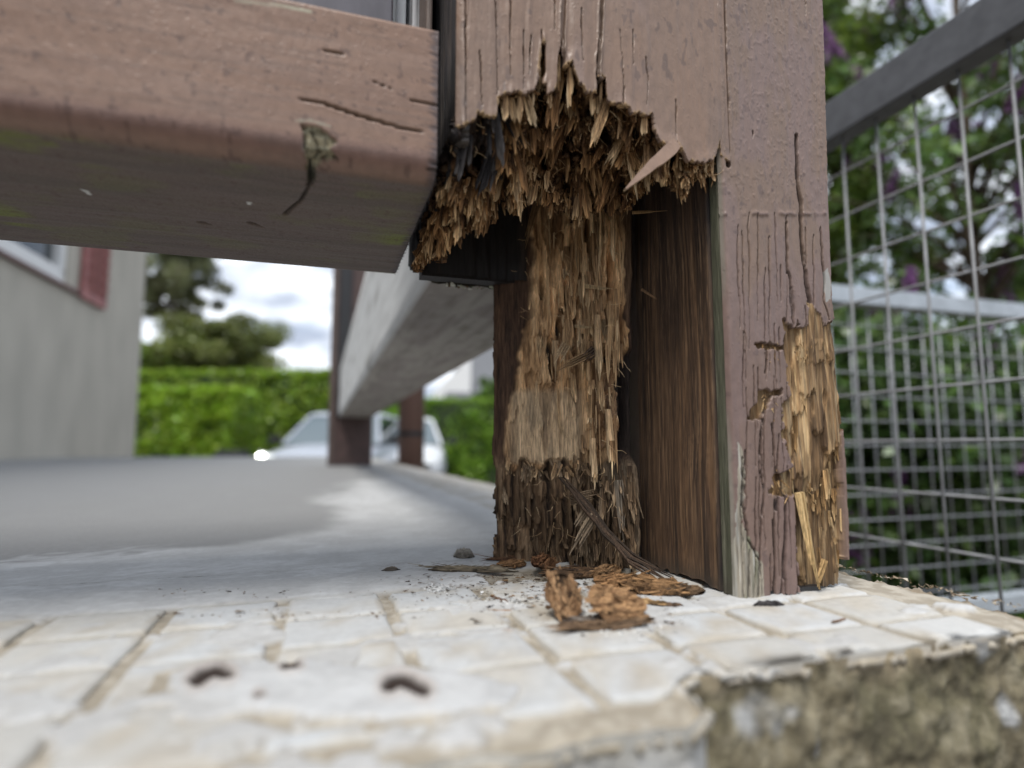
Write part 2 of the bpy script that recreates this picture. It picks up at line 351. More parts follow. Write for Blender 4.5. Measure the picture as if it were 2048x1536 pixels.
U_, D_ = np.meshgrid(uu, dd_, indexing='ij'); z, c = top_fields(U_, D_)
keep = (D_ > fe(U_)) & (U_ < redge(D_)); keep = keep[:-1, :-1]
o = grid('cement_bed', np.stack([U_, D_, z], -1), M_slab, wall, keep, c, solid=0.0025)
df = 0.13 * np.power(4.3 / 0.13, np.linspace(0, 1, 150)); df[0] = dd_[-1]
uf = np.concatenate([-0.62 - 2.6 * np.linspace(1, 0, 60)[:-1] ** 1.6, np.arange(-0.62, 0.15, 0.006)])
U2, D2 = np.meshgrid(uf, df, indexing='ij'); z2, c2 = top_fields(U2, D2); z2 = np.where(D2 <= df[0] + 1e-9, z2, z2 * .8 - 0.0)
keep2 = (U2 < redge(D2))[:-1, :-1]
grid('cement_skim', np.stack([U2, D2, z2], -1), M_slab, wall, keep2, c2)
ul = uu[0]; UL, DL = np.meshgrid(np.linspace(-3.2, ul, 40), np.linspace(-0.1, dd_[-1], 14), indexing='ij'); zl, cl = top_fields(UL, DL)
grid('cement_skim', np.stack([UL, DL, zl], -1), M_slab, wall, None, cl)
# tiles: squares of the old white tile bed standing about a millimetre proud
def tile(k, j):
    r = random.Random(k * 77 + j * 13); g = 0.0025
    u0, u1 = TU + k * TA + g, TU + (k + 1) * TA - g; d1, d0 = TD + j * -TB - g * .55 + r.uniform(-.0008, .0008), TD - (j + 1) * TB + g * .55 + r.uniform(-.0008, .0008)
    tw = r.uniform(-.025, .025)
    wob = 0.0026 if (k > 1 or j > 2) else 0.0013
    nu, nd = 9, 7; u = u0 + (u1 - u0) * np.array([0, .035, .1, .3, .5, .7, .9, .965, 1]); d = d0 + (d1 - d0) * np.array([0, .045, .15, .5, .85, .955, 1]); UU, DD = np.meshgrid(u, d, indexing='ij')
    edge = np.zeros_like(UU); edge[0, :] = edge[-1, :] = 1; edge[:, 0] = edge[:, -1] = 1
    UU = UU + edge * (fbm(UU * 300 + k, DD * 300 + j, 2, 3) - .5) * wob * 1.6; DD = DD + edge * (fbm(UU * 300 + 9 + k, DD * 300 - j, 2, 4) - .5) * wob * 1.4
    um, dm = UU.mean(), DD.mean(); UU, DD = UU + (DD - dm) * tw, DD - (UU - um) * tw
    d_f = fe(UU) + 0.0015
    if (DD > d_f).sum() < 8 * 4: return
    DD = np.maximum(DD, d_f)
    if UU.max() > 0.108: return
    n = fbm(UU * 70, DD * 70, 4, 6); tz = 0.0003 + (r.random() - .5) * 0.0005
    Z = tz + (n - .5) * 0.0010 - edge * 0.0010 + (fbm(UU * 300, DD * 300, 3, 7) - .5) * .0004
    tpx, tpy = proj(UU, DD, 0.0); buried = inside(tpx, tpy, [(300, 1335), (450, 1318), (820, 1325), (1060, 1372), (1030, 1425), (700, 1455), (480, 1440), (300, 1400)]); Z = np.where(buried, -.003, Z)
    c = np.zeros(UU.shape + (3,)) + np.array(r.choice([(0.485, 0.495, 0.50), (0.50, 0.505, 0.50), (0.46, 0.455, 0.435), (0.49, 0.505, 0.515)]))
    if j >= 4: c = c * np.array((0.92, 0.87, 0.80))
    c = mixc(c, sstep(.50, .70, n) * .55, (0.46, 0.415, 0.34)); c = mixc(c, sstep(.60, .70, fbm(UU * 160, DD * 160, 3, 8)) * .5, (0.36, 0.31, 0.24)); c = mixc(c, edge * .5, (0.45, 0.41, 0.34))
    V = [tuple(x) for x in np.stack([UU, DD, Z], -1).reshape(-1, 3)]; C = [tuple(x) for x in c.reshape(-1, 3)]
    F = [(i * nd + q, (i + 1) * nd + q, (i + 1) * nd + q + 1, i * nd + q + 1) for i in range(nu - 1) for q in range(nd - 1)]
    rim = [i * nd for i in range(nu)] + [(nu - 1) * nd + q for q in range(1, nd)] + [i * nd + nd - 1 for i in range(nu - 2, -1, -1)] + [q for q in range(nd - 2, 0, -1)]
    b0 = len(V)
    for i in rim: V.append((V[i][0], V[i][1], -0.004)); C.append((0.45, 0.4, 0.33))
    for q in range(len(rim)):
        q2 = (q + 1) % len(rim); F.append((rim[q2], rim[q], b0 + q, b0 + q2))
    mesh('tile', V, F, M_slab, wall, C, None, True)
for k in range(-10, 6):
    for j in range(-1 if k > 2 else 0, 5): tile(k, j)
# concrete core
box('wall_core', (-3.2, 0.100, -0.064, 4.2, GZ, -0.004), M_concrete, wall, c=(0.20, 0.18, 0.14))
# front faces
def face(name, us, d_of, z_lo, z_hi, colf, mat):
    zs = np.arange(z_lo, z_hi, 0.0016); UU, ZZ = np.meshgrid(us, zs, indexing='ij'); ZZ = np.where(ZZ > z_hi - .0017, z_hi, ZZ)
    DD = d_of(UU, ZZ); return grid(name, np.stack([UU, DD, ZZ], -1), mat, wall, None, colf(UU, ZZ), flip=False)
def dl(u, zz): return np.maximum(fe(u) + 0.0015, -0.2) + (fbm(u * 60, zz * 60, 5, 91) - .5) * 0.004 - np.minimum(0, zz) * 0.0
def clf(u, zz):
    n = fbm(u * 70, zz * 70, 5, 95); c = np.zeros(u.shape + (3,)) + np.array([0.24, 0.235, 0.225]); c = mixc(c, sstep(.45, .6, n), (0.46, 0.455, 0.44))
    return mixc(c, sstep(-0.012, -0.002, zz) * .8, (0.52, 0.50, 0.45))
face('cement_facing', np.arange(-0.62, -0.0785, 0.0016), dl, -0.16, -0.0005, clf, M_concrete)
def drr(u, zz):
    return -0.0715 - 0.006 * sstep(0, -0.05, zz) + (fbm(u * 55, zz * 55, 6, 101, .6) - .5) * 0.009 + (fbm(u * 170, zz * 170, 4, 102, .65) - .5) * 0.0045
def crf(u, zz):
    n = fbm(u * 50, zz * 50, 5, 105); n2 = fbm(u * 160, zz * 160, 4, 106)
    c = np.zeros(u.shape + (3,)) + np.array([0.175, 0.150, 0.098]); c = mixc(c, sstep(.4, .65, n) * .6, (0.12, 0.113, 0.068))
    c = mixc(c, sstep(.52, .7, n2) * .6, (0.28, 0.25, 0.18)); c = mixc(c, sstep(.45, .3, n2) * .7, (0.075, 0.065, 0.045))
    c = mixc(c, sstep(.66, .74, fbm(u * 38, zz * 38, 3, 107)) * .8, (0.42, 0.43, 0.44))
    return mixc(c, sstep(-0.010, 0.0, zz + (n - .5) * .02) * .8, (0.34, 0.28, 0.19))
face('exposed_concrete', np.arange(-0.081, 0.118, 0.0012), drr, -0.30, -0.0010, crf, M_concrete)
# side of the wall facing right, under its granular rim
dS = np.arange(-0.08, 1.0, 0.006); zS = np.arange(-0.16, -0.0005, 0.004); DD, ZZ = np.meshgrid(dS, zS, indexing='ij')
grid('exposed_concrete', np.stack([0.103 + (fbm(DD * 60, ZZ * 60, 4, 111) - .5) * .006, DD, ZZ], -1), M_concrete, wall, None, crf(DD, ZZ))
# loose grit along the right rim of the wall top
mb = MB()
for i in range(900):
    d = random.uniform(-0.07, 0.9) if i % 3 else random.uniform(-.07, .25); u = float(redge(d)) - abs(random.gauss(0, 0.004)); s = random.uniform(0.0006, 0.0019)
    q = random.random(); cc = [(0.18, 0.14, 0.09), (0.28, 0.22, 0.15), (0.13, 0.10, 0.07), (0.40, 0.36, 0.3)][int(q * 4)]
    P = [Vector((random.uniform(-1, 1), random.uniform(-1, 1), random.uniform(-.2, .9))).normalized() * s * random.uniform(.6, 1.1) for _ in range(4)]
    mb.add([Vector((u, d, 0)) + v for v in P], [(0, 1, 2), (0, 2, 3), (0, 3, 1), (1, 3, 2)], cc)
o = mb.build('rim_grit', M_concrete, wall); o['kind'] = 'stuff'

# =================================================================== THE ROTTEN POST
post = empty('timber_post', world(0, 0, 0), TH)
tag(post, 'brown painted timber post in front, rotted open and splintered at its foot', 'post')
W1, W2, ZT = 0.1335, 0.0655, 0.62
PAINT = np.array([0.246, 0.160, 0.114]); PAINT2 = np.array([0.204, 0.140, 0.106])
EDGE = [(880, 256), (909, 252), (929, 248), (951, 240), (953, 225), (966, 226), (970, 232), (988, 235), (993, 230), (994, 195), (1005, 188), (1025, 185), (1035, 180), (1048, 190), (1060, 182), (1068, 180), (1073, 165), (1075, 135), (1079, 105), (1084, 85), (1088, 82), (1091, 90), (1092, 160), (1094, 188), (1103, 185), (1110, 178), (1112, 165), (1113, 120), (1118, 95), (1122, 93), (1126, 100), (1128, 130), (1133, 126), (1145, 124), (1148, 140), (1155, 165), (1165, 175), (1173, 188), (1190, 186), (1193, 176), (1196, 160), (1203, 152), (1212, 152), (1213, 170), (1215, 200), (1222, 205), (1235, 207), (1258, 217), (1262, 228), (1275, 225), (1290, 232), (1305, 226), (1308, 240), (1312, 270), (1320, 285), (1330, 290), (1350, 285), (1363, 300), (1375, 320), (1395, 325), (1410, 325), (1425, 320), (1430, 314), (1437, 292), (1440, 280), (1443, 310), (1447, 318), (1470, 330)]
LOW = [(806, 545), (809, 543), (819, 537), (833, 530), (840, 520), (852, 512), (864, 510), (883, 524), (887, 510), (893, 490), (913, 483), (926, 465), (942, 452), (962, 455), (975, 451), (985, 438), (991, 401), (1003, 397), (1005, 414), (1018, 420), (1034, 426), (1045, 405), (1062, 395), (1085, 400), (1110, 420), (1129, 412), (1149, 448), (1172, 428), (1195, 412), (1208, 422), (1232, 417), (1255, 420), (1271, 392), (1291, 369), (1301, 359), (1318, 345), (1344, 365), (1368, 392), (1381, 362), (1391, 342), (1401, 359), (1411, 344), (1431, 362), (1444, 350), (1460, 335)]

# --- front board, painted, broken off along a ragged edge
us = np.arange(-W1, 0.0054, 0.00032); zs = np.arange(0.150, 0.335, 0.00045)
U_, Z_ = np.meshgrid(us, zs, indexing='ij'); PX, PY = proj(U_, 0 * U_, Z_)
def crackset(px, py, cracks, wmin=2.1):
    m = np.zeros(px.shape)
    for ln, wd in cracks:
        wd0 = wd
        q, t = pdist(px + (fbm(py * .05, px * 0 + len(ln), 3, 7) - .5) * 3.0, py, ln); wd = max(wd, wmin) * 1.12
        ww = wd * (0.25 + 0.75 * np.sin(np.clip(t * 1.15 + .12, 0, 1) * PI)) if wd < 4 else wd * (0.6 + .4 * vn(py * .06, px * 0, 3))
        m = np.maximum(m, sstep(ww * .62 + .5, ww * .30, q) * min(1, .42 + wd0 * .14))
    return m
cr_front = [([(989, -200), (991, 0), (993, 60), (995, 190)], 2.2), ([(1048, 60), (1047, 180)], 1.6), ([(1128, -250), (1128, 0), (1125, 60), (1126, 110), (1128, 175)], 9.5), ([(1200, -250), (1203, 0), (1200, 80), (1195, 130), (1195, 185)], 8.5),
            ([(1266, 60), (1265, 130)], 1.6), ([(1290, 115), (1296, 160), (1294, 210)], 1.6), ([(1063, 70), (1058, 150)], 1.6), ([(1161, 20), (1164, 125)], 1.4), ([(931, -250), (932, 100), (932, 250)], 2.2), ([(1084, 60), (1084, 130)], 1.5), ([(1245, 230), (1247, 180), (1240, 60)], 1.2), ([(1021, -50), (1021, 150)], 1.0), ([(1351, 200), (1352, 290)], 1.2), ([(1108, -60), (1109, 60)], 1.2), ([(960, 100), (964, 210)], 1.4)]
cm = crackset(PX, PY, cr_front)
strip = 1.5 * np.interp(PX + (fbm(PY * .02, PY * 0, 2, 6) - .5) * 8, [905, 932, 938, 986, 998, 1045, 1053, 1060, 1068, 1100, 1124, 1133, 1150, 1165, 1198, 1208, 1240, 1262, 1270, 1294, 1300, 1352, 1360, 1450], [2, .6, 0, 0.4, -.2, .25, -.1, .35, .0, .5, .9, -.4, .7, 1.0, .6, -.3, .2, .5, .1, .3, 0, .2, 0, 0])
DD = -0.0008 * strip - (fbm(U_ * 160, Z_ * 12, 4, 120) - .5) * 0.0013 - (fbm(U_ * 500, Z_ * 160, 3, 121) - .5) * 0.00022 + cm * 0.0045
DD = DD + 0.004 * np.clip(1 - (U_ + W1) / 0.006, 0, 1) ** 2           # rounded arris
ey = curve_y(PX, EDGE) + (fbm(PX * .35, PY * 0, 2, 4) - .5) * 7
near = sstep(26, 0, ey - PY)                                            # film curls a little at the break
DD = DD - near * (fbm(PX * .05, PY * .01, 3, 8) - .4) * 0.0022
c = np.zeros(U_.shape + (3,)) + PAINT
c = mixc(c, sstep(.45, .62, fbm(U_ * 60, Z_ * 22, 4, 122)) * .5, PAINT2 * 1.12)
c = mixc(c, sstep(.55, .7, fbm(U_ * 26 + 5, Z_ * 14, 4, 124)) * .45, (0.25, 0.175, 0.15))
c = mixc(c, sstep(1140, 1150, PX) * sstep(1172, 1160, PX) * .25 * sstep(30, 120, PY), (0.25, 0.2, 0.2))
rare = sstep(.71, .76, fbm(U_ * 260, Z_ * 120, 3, 125)); c = mixc(c, rare * .5, (0.10, 0.07, 0.062))
c = mixc(c, sstep(929, 922, PX) * .35, (0.20, 0.125, 0.09))
cmw = crackset(PX, PY, [(l_, w_ * 1.9) for l_, w_ in cr_front if w_ > 3]); rim = cmw * (1 - cm) * sstep(.45, .6, vn(PX * .3, PY * .03, 14))
c = mixc(c, rim * .4, (0.28, 0.21, 0.16)); DD = DD - cmw * (1 - cm) * .0007
c = mixc(c, sstep(.62, .72, fbm(U_ * 45, Z_ * 5, 4, 126)) * .30, (0.14, 0.105, 0.09))
pm = 1 - cm; c = mixc(c, cm * .93, (0.022, 0.016, 0.014))
bare = sstep(7, 1, ey - PY) * sstep(.42, .55, vn(PX * .22, PY * .05, 12)); c = mixc(c, bare, (0.40, 0.27, 0.15)); pm = pm * (1 - bare)
keep = (PY < ey)[:-1, :-1]
fb = grid('front_board', np.stack([U_, DD, Z_], -1), M_paint, post, keep, c, pm, solid=0.0022, flip=False)
V, F = box_vf(-W1 + .0036, 0.0050, 0.0018, 0.10, lfront(1100, 70)[2], ZT)
C_ = np.tile(PAINT, (8, 1)); o = mesh('front_board_core', V, F, M_paint, post, C_, np.ones(8))
us2 = np.array([-W1, -W1 + .001, 0.0062]); zs2 = np.array([zs[-1], ZT]); UU, ZZ = np.meshgrid(us2, zs2, indexing='ij')
box('front_board_top', (-W1, 0.0054, -0.0004, 0.0019, zs[-1], ZT), M_paint, post, c=PAINT, paint=1.0)

# --- left flank of the post: dark bare wood in the gap behind the beam end
ds = np.arange(0.003, 0.150, 0.0009); zs_ = np.arange(0.135, 0.46, 0.0009); D_, Z_ = np.meshgrid(ds, zs_, indexing='ij')
n = fbm(D_ * 500, Z_ * 20, 4, 131); PX, PY = proj(-W1 + 0 * D_, D_, Z_)
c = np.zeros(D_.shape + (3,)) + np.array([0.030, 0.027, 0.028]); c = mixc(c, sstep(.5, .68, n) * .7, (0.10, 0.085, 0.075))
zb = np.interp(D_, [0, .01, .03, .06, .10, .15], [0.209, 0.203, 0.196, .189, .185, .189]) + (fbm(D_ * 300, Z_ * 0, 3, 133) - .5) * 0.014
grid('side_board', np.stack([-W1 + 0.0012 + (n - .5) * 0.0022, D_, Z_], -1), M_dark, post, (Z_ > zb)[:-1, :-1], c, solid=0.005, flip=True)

# --- rotten pocket under the ragged edge: fibrous, stepping back into the post
def pocket_d(px, py):
    e = curve_y(px, EDGE); lo = curve_y(px, LOW)
    t = np.clip((py - e) / np.maximum(lo - e, 20), -0.2, 1.05)
    dl_ = np.interp(px, [806, 850, 905, 960, 1010, 1080, 1160, 1260, 1290, 1330, 1375, 1450], [0.116, 0.085, 0.045, .045, .050, .056, .058, .050, .036, .018, .006, .002])
    d = 0.0035 + np.clip(t, 0, 1.05) ** .85 * dl_ + np.where(t < 0, 0.0, 0)
    return d
def local_of(px, py, d):
    x = (px - 1024) / FPX; y = (768 - py) / FPX
    rx = x; ry = math.cos(PITCH) - math.sin(PITCH) * y; rz = math.sin(PITCH) + math.cos(PITCH) * y
    t = (d + P0 @ B) / (rx * B[0] + ry * B[1]); X = rx * t - P0[0]; Y = ry * t - P0[1]
    return X * A[0] + Y * A[1], X * B[0] + Y * B[1], CAMH + rz * t
px_ = np.arange(806, 1456, 1.9); py_ = np.arange(70, 560, 2.4); PX, PY = np.meshgrid(px_, py_, indexing='ij')
dp = pocket_d(PX, PY)
fibre = fbm(PX * .13, PY * .022, 5, 141, .6); stepn = np.floor((PY + 60 * vn(PX * .10, PY * .008, 143) + 25 * vn(PX * .3, PY * .02, 144)) / 34)
TIER = [(1000, 1066, 345, 205, 1.5), (1056, 1110, 300, 195, 1.3), (1100, 1136, 288, 150, 1.4), (1128, 1166, 322, 205, 1.5), (1162, 1200, 300, 190, 1.1), (1186, 1240, 348, 210, 1.5), (1226, 1264, 332, 230, 1.2), (1238, 1292, 424, 290, 1.5), (1288, 1314, 330, 245, 1.2), (1010, 1050, 408, 330, 1.2), (1060, 1120, 330, 250, .9), (1196, 1236, 420, 340, 1.2), (1080, 1130, 400, 330, 1.1), (1340, 1382, 392, 335, 1.0)]
PH, PT = flakes(PX, PY, 110, (905, 1440, 225, 430), (10, 36), (30, 100), 17, TIER)
voidm = sstep(.40, .27, fbm(PX * .045, PY * .022, 3, 148)) * sstep(8, 30, PY - curve_y(PX, EDGE))
dp = dp + .002 + voidm * .009 - PH * .0078 * sstep(1450, 1330, PX) + (fibre - .5) * 0.010 + (_h(stepn, np.floor(PX / 9 + fibre * 4), 5) - .5) * 0.0045
dp = np.maximum(dp, 0.0042)
u_, d_, z_ = local_of(PX, PY, dp)
clampm = u_ < -W1 + .002
u_ = np.maximum(u_, -W1 + .0015 + (fibre - .5) * .006)
lo = curve_y(PX, LOW) + (fbm(PX * .3, PY * 0, 2, 147) - .5) * 12; e0 = curve_y(PX, EDGE)
def rotcol(px, py, n, n2):
    c = np.zeros(np.shape(px) + (3,)) + np.array([0.135, 0.070, 0.032])
    c = mixc(c, sstep(.42, .30, n), (0.035, 0.018, 0.010)); c = mixc(c, sstep(.55, .72, n), (0.30, 0.175, 0.080)); c = mixc(c, sstep(.62, .75, n2) * .6, (0.42, 0.28, 0.15))
    blk = sstep(1010, 960, px) * sstep(352, 320, py); c = mixc(c, blk * .85, (0.020, 0.018, 0.020))
    return c
c = rotcol(PX, PY, fibre, fbm(PX * .4, PY * .05, 3, 149)) * (.6 + .8 * PT[..., None])
c = mixc(c, voidm * .7, (0.025, 0.014, 0.010))
keep = ((PY < lo) & (PY > e0 - 22))[:-1, :-1]
dp_grid = dp.copy()
def pdep(px, py):
    i = int(np.clip((px - 806) / 1.9, 0, dp_grid.shape[0] - 1)); j = int(np.clip((py - 70) / 2.4, 0, dp_grid.shape[1] - 1)); return float(dp_grid[i, j])
pk = grid('rotten_pocket', np.stack([u_, d_, z_], -1), M_rot, post, keep, c, smooth=False, solid=0.0025, flip=True)

# --- dark hollow behind: back wall and roof of the cavity
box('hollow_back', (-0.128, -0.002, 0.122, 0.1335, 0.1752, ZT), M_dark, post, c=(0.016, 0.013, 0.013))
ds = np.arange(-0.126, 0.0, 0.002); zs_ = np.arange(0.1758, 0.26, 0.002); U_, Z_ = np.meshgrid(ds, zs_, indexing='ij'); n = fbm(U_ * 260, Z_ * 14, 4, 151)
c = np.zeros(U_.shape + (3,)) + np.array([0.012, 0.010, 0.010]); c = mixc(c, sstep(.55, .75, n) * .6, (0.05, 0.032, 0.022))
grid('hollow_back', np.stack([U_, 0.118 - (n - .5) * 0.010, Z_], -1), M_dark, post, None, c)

# --- core of the post: the standing, torn, pale remains
us = np.arange(-0.0800, -0.0085, 0.00050); zs_ = np.arange(0.0006, 0.262, 0.00085); U_, Z_ = np.meshgrid(us, zs_, indexing='ij')
base = np.interp(U_, [-0.0767, -0.0416, -0.0131, 0], [0.128, 0.104, 0.0765, 0.07])
PX, PY = proj(U_, base, Z_)
def core_masks(px, py):
    w_ = (fbm(px * .0 + py * .03, py * 0, 3, 161) - .5) * 26
    lb = np.interp(py, [380, 560, 690, 770, 900, 930], [1068, 1058, 1048, 1022, 1014, 1010]) + w_
    rb = np.interp(py, [380, 450, 600, 700, 760, 900, 930], [1236, 1242, 1252, 1250, 1236, 1228, 1220]) - w_
    tan = sstep(-4, 4, px - lb) * sstep(4, -4, px - rb) * sstep(938, 922, py + (vn(px * .08, py * 0, 3) - .5) * 30)
    low = sstep(915, 945, py + (vn(px * .08, py * 0, 3) - .5) * 30)
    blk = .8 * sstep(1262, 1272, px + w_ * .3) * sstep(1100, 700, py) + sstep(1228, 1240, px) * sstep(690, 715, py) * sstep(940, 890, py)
    return tan, low, np.clip(blk, 0, 1)
tan, low_, blk = core_masks(PX, PY)
n = fbm(U_ * 420, Z_ * 34, 5, 163, .6); nb = fbm(U_ * 110, Z_ * 18, 4, 165, .6)
stp = np.floor((Z_ + .03 * vn(U_ * 300, Z_ * 12, 167)) * 55); stq = _h(stp, np.floor(U_ * 330 + n * 3), 6)
EXF = [(1050, 1102, 668, 480, 1), (1100, 1150, 600, 430, .9), (1046, 1078, 752, 600, 1), (1064, 1100, 756, 680, .7), (1020, 1090, 938, 800, .9), (1085, 1160, 925, 790, .8), (1150, 1215, 900, 640, .6), (1165, 1200, 590, 420, .8), (1200, 1236, 560, 425, .7), (1120, 1150, 690, 640, .8), (1140, 1190, 700, 655, .9), (1188, 1210, 700, 620, 1), (1205, 1250, 610, 470, .6), (1060, 1090, 560, 410, .6), (1230, 1262, 770, 640, .8), (1120, 1170, 560, 400, .7)]
smo = sstep(1010, 1026, PX) * sstep(1170, 1150, PX) * sstep(772, 790, PY) * sstep(932, 920, PY)
FH, FT = flakes(PX, PY, 17, (1020, 1250, 480, 920), (14, 46), (70, 240), 3, EXF)
FH2, FT2 = flakes(PX, PY, 26, (990, 1268, 980, 1130), (14, 44), (40, 150), 8)
DD = base - tan * (0.001 + (nb - .5) * 0.010 * (1 - .6 * smo) + (n - .5) * 0.0040 * (1 - .7 * smo) + FH * .0068 * (1 - .5 * smo)) - low_ * FH2 * .0050 - (1 - tan) * ((n - .5) * 0.0022 + (nb - .5) * 0.003) - low_ * ((n - .5) * .006) + blk * 0.006
# deep split holes in the torn zone
hole = np.zeros(PX.shape)
for (x, y, rx, ry) in [(1118, 664, 8, 22), (1100, 706, 9, 34), (1152, 640, 5, 44), (1174, 500, 6, 66), (1140, 545, 5, 40), (1212, 560, 6, 50), (1244, 800, 9, 70), (1130, 590, 4, 30), (1078, 600, 4, 30), (1236, 668, 7, 26), (1220, 716, 10, 12), (1092, 950, 10, 10), (1200, 960, 6, 40), (1160, 1080, 6, 36), (1064, 1020, 5, 50), (1224, 1060, 5, 50)]:
    q = ((PX + (nb - .5) * 26 - x) / rx) ** 2 + ((PY - y) / ry) ** 2; hole = np.maximum(hole, np.exp(-q * 1.1))
DD = DD + .016 * hole
c = np.zeros(U_.shape + (3,)) + np.array([0.070, 0.040, 0.026])
c = mixc(c, sstep(.52, .7, n) * .6, (0.13, 0.075, 0.045)); c = mixc(c, sstep(.46, .34, n) * .7, (0.025, 0.016, 0.012))
ct = np.zeros(U_.shape + (3,)) + np.array([0.290, 0.185, 0.098]); ct = mixc(ct, sstep(.5, .68, n), (0.43, 0.30, 0.175)); ct = mixc(ct, sstep(.47, .33, n), (0.115, 0.066, 0.034))
ct = ct * np.array([1.8, 1.68, 1.58]) * (.72 + .56 * FT[..., None]); ct = mixc(ct, smo * .6, (0.50, 0.39, 0.26)); ct = ct * (1 - .25 * smo * sstep(.5, .62, fbm(PX * .5, PY * .012, 3, 174)))[..., None]; ct = mixc(ct, sstep(.16, .0, FH) * .45, (0.13, 0.08, 0.045))
cl_ = np.zeros(U_.shape + (3,)) + np.array([0.125, 0.076, 0.042]); cl_ = mixc(cl_, sstep(.5, .68, n), (0.22, 0.145, 0.085)); cl_ = mixc(cl_, sstep(.46, .34, n), (0.035, 0.022, 0.014))
cl_ = cl_ * (.6 + .8 * FT2[..., None]); cl_ = mixc(cl_, sstep(1180, 1210, PX) * .4, (0.26, 0.205, 0.145))
tm = tan[..., None]; lm = (low_ * (1 - tan))[..., None]; c = c * (1 - tm) + ct * tm; c = c * (1 - lm) + cl_ * lm
mid = sstep(1236, 1246, PX) * (1 - blk) * (1 - low_); c = mixc(c, mid * .5 * sstep(640, 560, PY), (0.17, 0.105, 0.06))
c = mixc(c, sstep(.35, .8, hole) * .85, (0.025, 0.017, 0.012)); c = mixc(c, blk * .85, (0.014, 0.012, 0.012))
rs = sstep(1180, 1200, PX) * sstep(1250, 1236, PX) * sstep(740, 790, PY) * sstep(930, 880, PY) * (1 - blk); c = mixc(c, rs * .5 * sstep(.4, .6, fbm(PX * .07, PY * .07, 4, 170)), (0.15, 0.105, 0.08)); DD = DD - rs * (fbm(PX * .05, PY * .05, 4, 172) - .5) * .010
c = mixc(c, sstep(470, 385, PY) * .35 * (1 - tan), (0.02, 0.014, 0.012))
jag = 986 + (fbm(PY * .02, PY * 0, 3, 169) - .5) * 12 + sstep(900, 1000, PY) * 4
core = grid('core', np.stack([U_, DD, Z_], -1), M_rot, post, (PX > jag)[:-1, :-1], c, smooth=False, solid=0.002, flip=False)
V, F = box_vf(0, 1, 0, 1, 0.001, 0.26); xs = [(-0.066, .128), (-0.012, .088), (-0.012, .15), (-0.050, .152)]
V = [(x, y, z) for z in (0.001, 0.26) for x, y in xs]; mesh('core_back', V, [(0, 3, 2, 1), (4, 5, 6, 7), (0, 1, 5, 4), (1, 2, 6, 5), (2, 3, 7, 6), (3, 0, 4, 7)], M_dark, post, np.tile((0.04, 0.026, 0.018), (8, 1)))

# --- right board: painted front with cracks and a torn scar
us = np.arange(0.0, 0.0700, 0.00030); zs_ = np.arange(0.0, 0.3235, 0.00055); U_, Z_ = np.meshgrid(us, zs_, indexing='ij')
bot = np.interp(U_, [0, .004, 0.045, .047, .0475, 0.07], [0.0006, 0.0, 0.0008, .0004, .0012, .0016]) + (vn(U_ * 900, U_ * 0, 2) - .5) * .0012; Z_ = np.maximum(Z_, bot)
PX, PY = proj(U_, 0 * U_, Z_)
SCAR = [(1575, 664), (1566, 640), (1572, 628), (1583, 650), (1590, 660), (1598, 640), (1602, 660), (1612, 652), (1618, 625), (1619, 606), (1628, 604), (1636, 618), (1642, 640), (1652, 648), (1668, 645), (1730, 645), (1730, 800), (1697, 812), (1684, 870), (1687, 950), (1691, 1050), (1694, 1120), (1730, 1135), (1730, 1230), (1598, 1230), (1596, 1072), (1592, 990), (1588, 974), (1583, 949), (1581, 908), (1570, 875), (1570, 814), (1581, 785), (1581, 744), (1575, 703)]
IS = [[(1508, 690), (1520, 682), (1545, 688), (1576, 690), (1580, 700), (1540, 700), (1518, 696)], [(1518, 782), (1532, 778), (1544, 786), (1566, 776), (1570, 788), (1546, 792), (1538, 812), (1520, 836), (1494, 838), (1500, 818), (1512, 808)], [(1545, 955), (1560, 948), (1590, 935), (1592, 992), (1570, 990), (1538, 988), (1536, 978), (1552, 972)]]
fe_ = sstep(1684, 1664, PX)
jx = (fbm(PX * .06, PY * .03, 4, 171) - .5) * 22 * fe_ + (fbm(PY * .012, PY * 0, 2, 176) - .5) * 5 * (1 - fe_); jy = (fbm(PX * .12, PY * .05, 4, 173) - .5) * 30 * fe_
sc_m = inside(PX + jx, PY + jy, SCAR).astype(float)
for poly in IS: sc_m = np.maximum(sc_m, inside(PX + jx * .5, PY + jy * .5, poly))
sq = np.zeros_like(PX)
crk = [([(1593, 270), (1597, 370), (1602, 400), (1603, 470), (1608, 520), (1618, 590), (1622, 612)], 6.5), ([(1573, 445), (1576, 540), (1581, 556), (1583, 600), (1589, 650)], 4.2), ([(1446, -300), (1447, 0), (1450, 100), (1454, 200), (1458, 330)], 7.5), ([(1642, 455), (1645, 520), (1650, 560), (1648, 600), (1660, 640)], 3.4), ([(1610, -40), (1611, 30)], 1.4), ([(1505, 262), (1505, 276)], 2.4)]
rr = random.Random(4)
for xb in [1480, 1487, 1498, 1512, 1524, 1537, 1549, 1560, 1570, 1585, 1612, 1630]:
    y = 425 + rr.choice([rr.uniform(-4, 10), rr.uniform(10, 160)])
    while y < 1190:
        ln_ = rr.uniform(60, 330); x0 = xb + (y - 425) * .018 + rr.uniform(-4, 4); wd = rr.uniform(.5, 2.0) + (y > 800) * rr.uniform(.4, 2.6)
        pts = [(x0 + rr.uniform(-2, 2), y)]; k = 0
        while k < ln_: k += rr.uniform(20, 50); x0 += rr.uniform(-1.6, 2.2); pts.append((x0, y + k))
        crk.append((pts, wd)); y += ln_ + rr.uniform(5, 120)
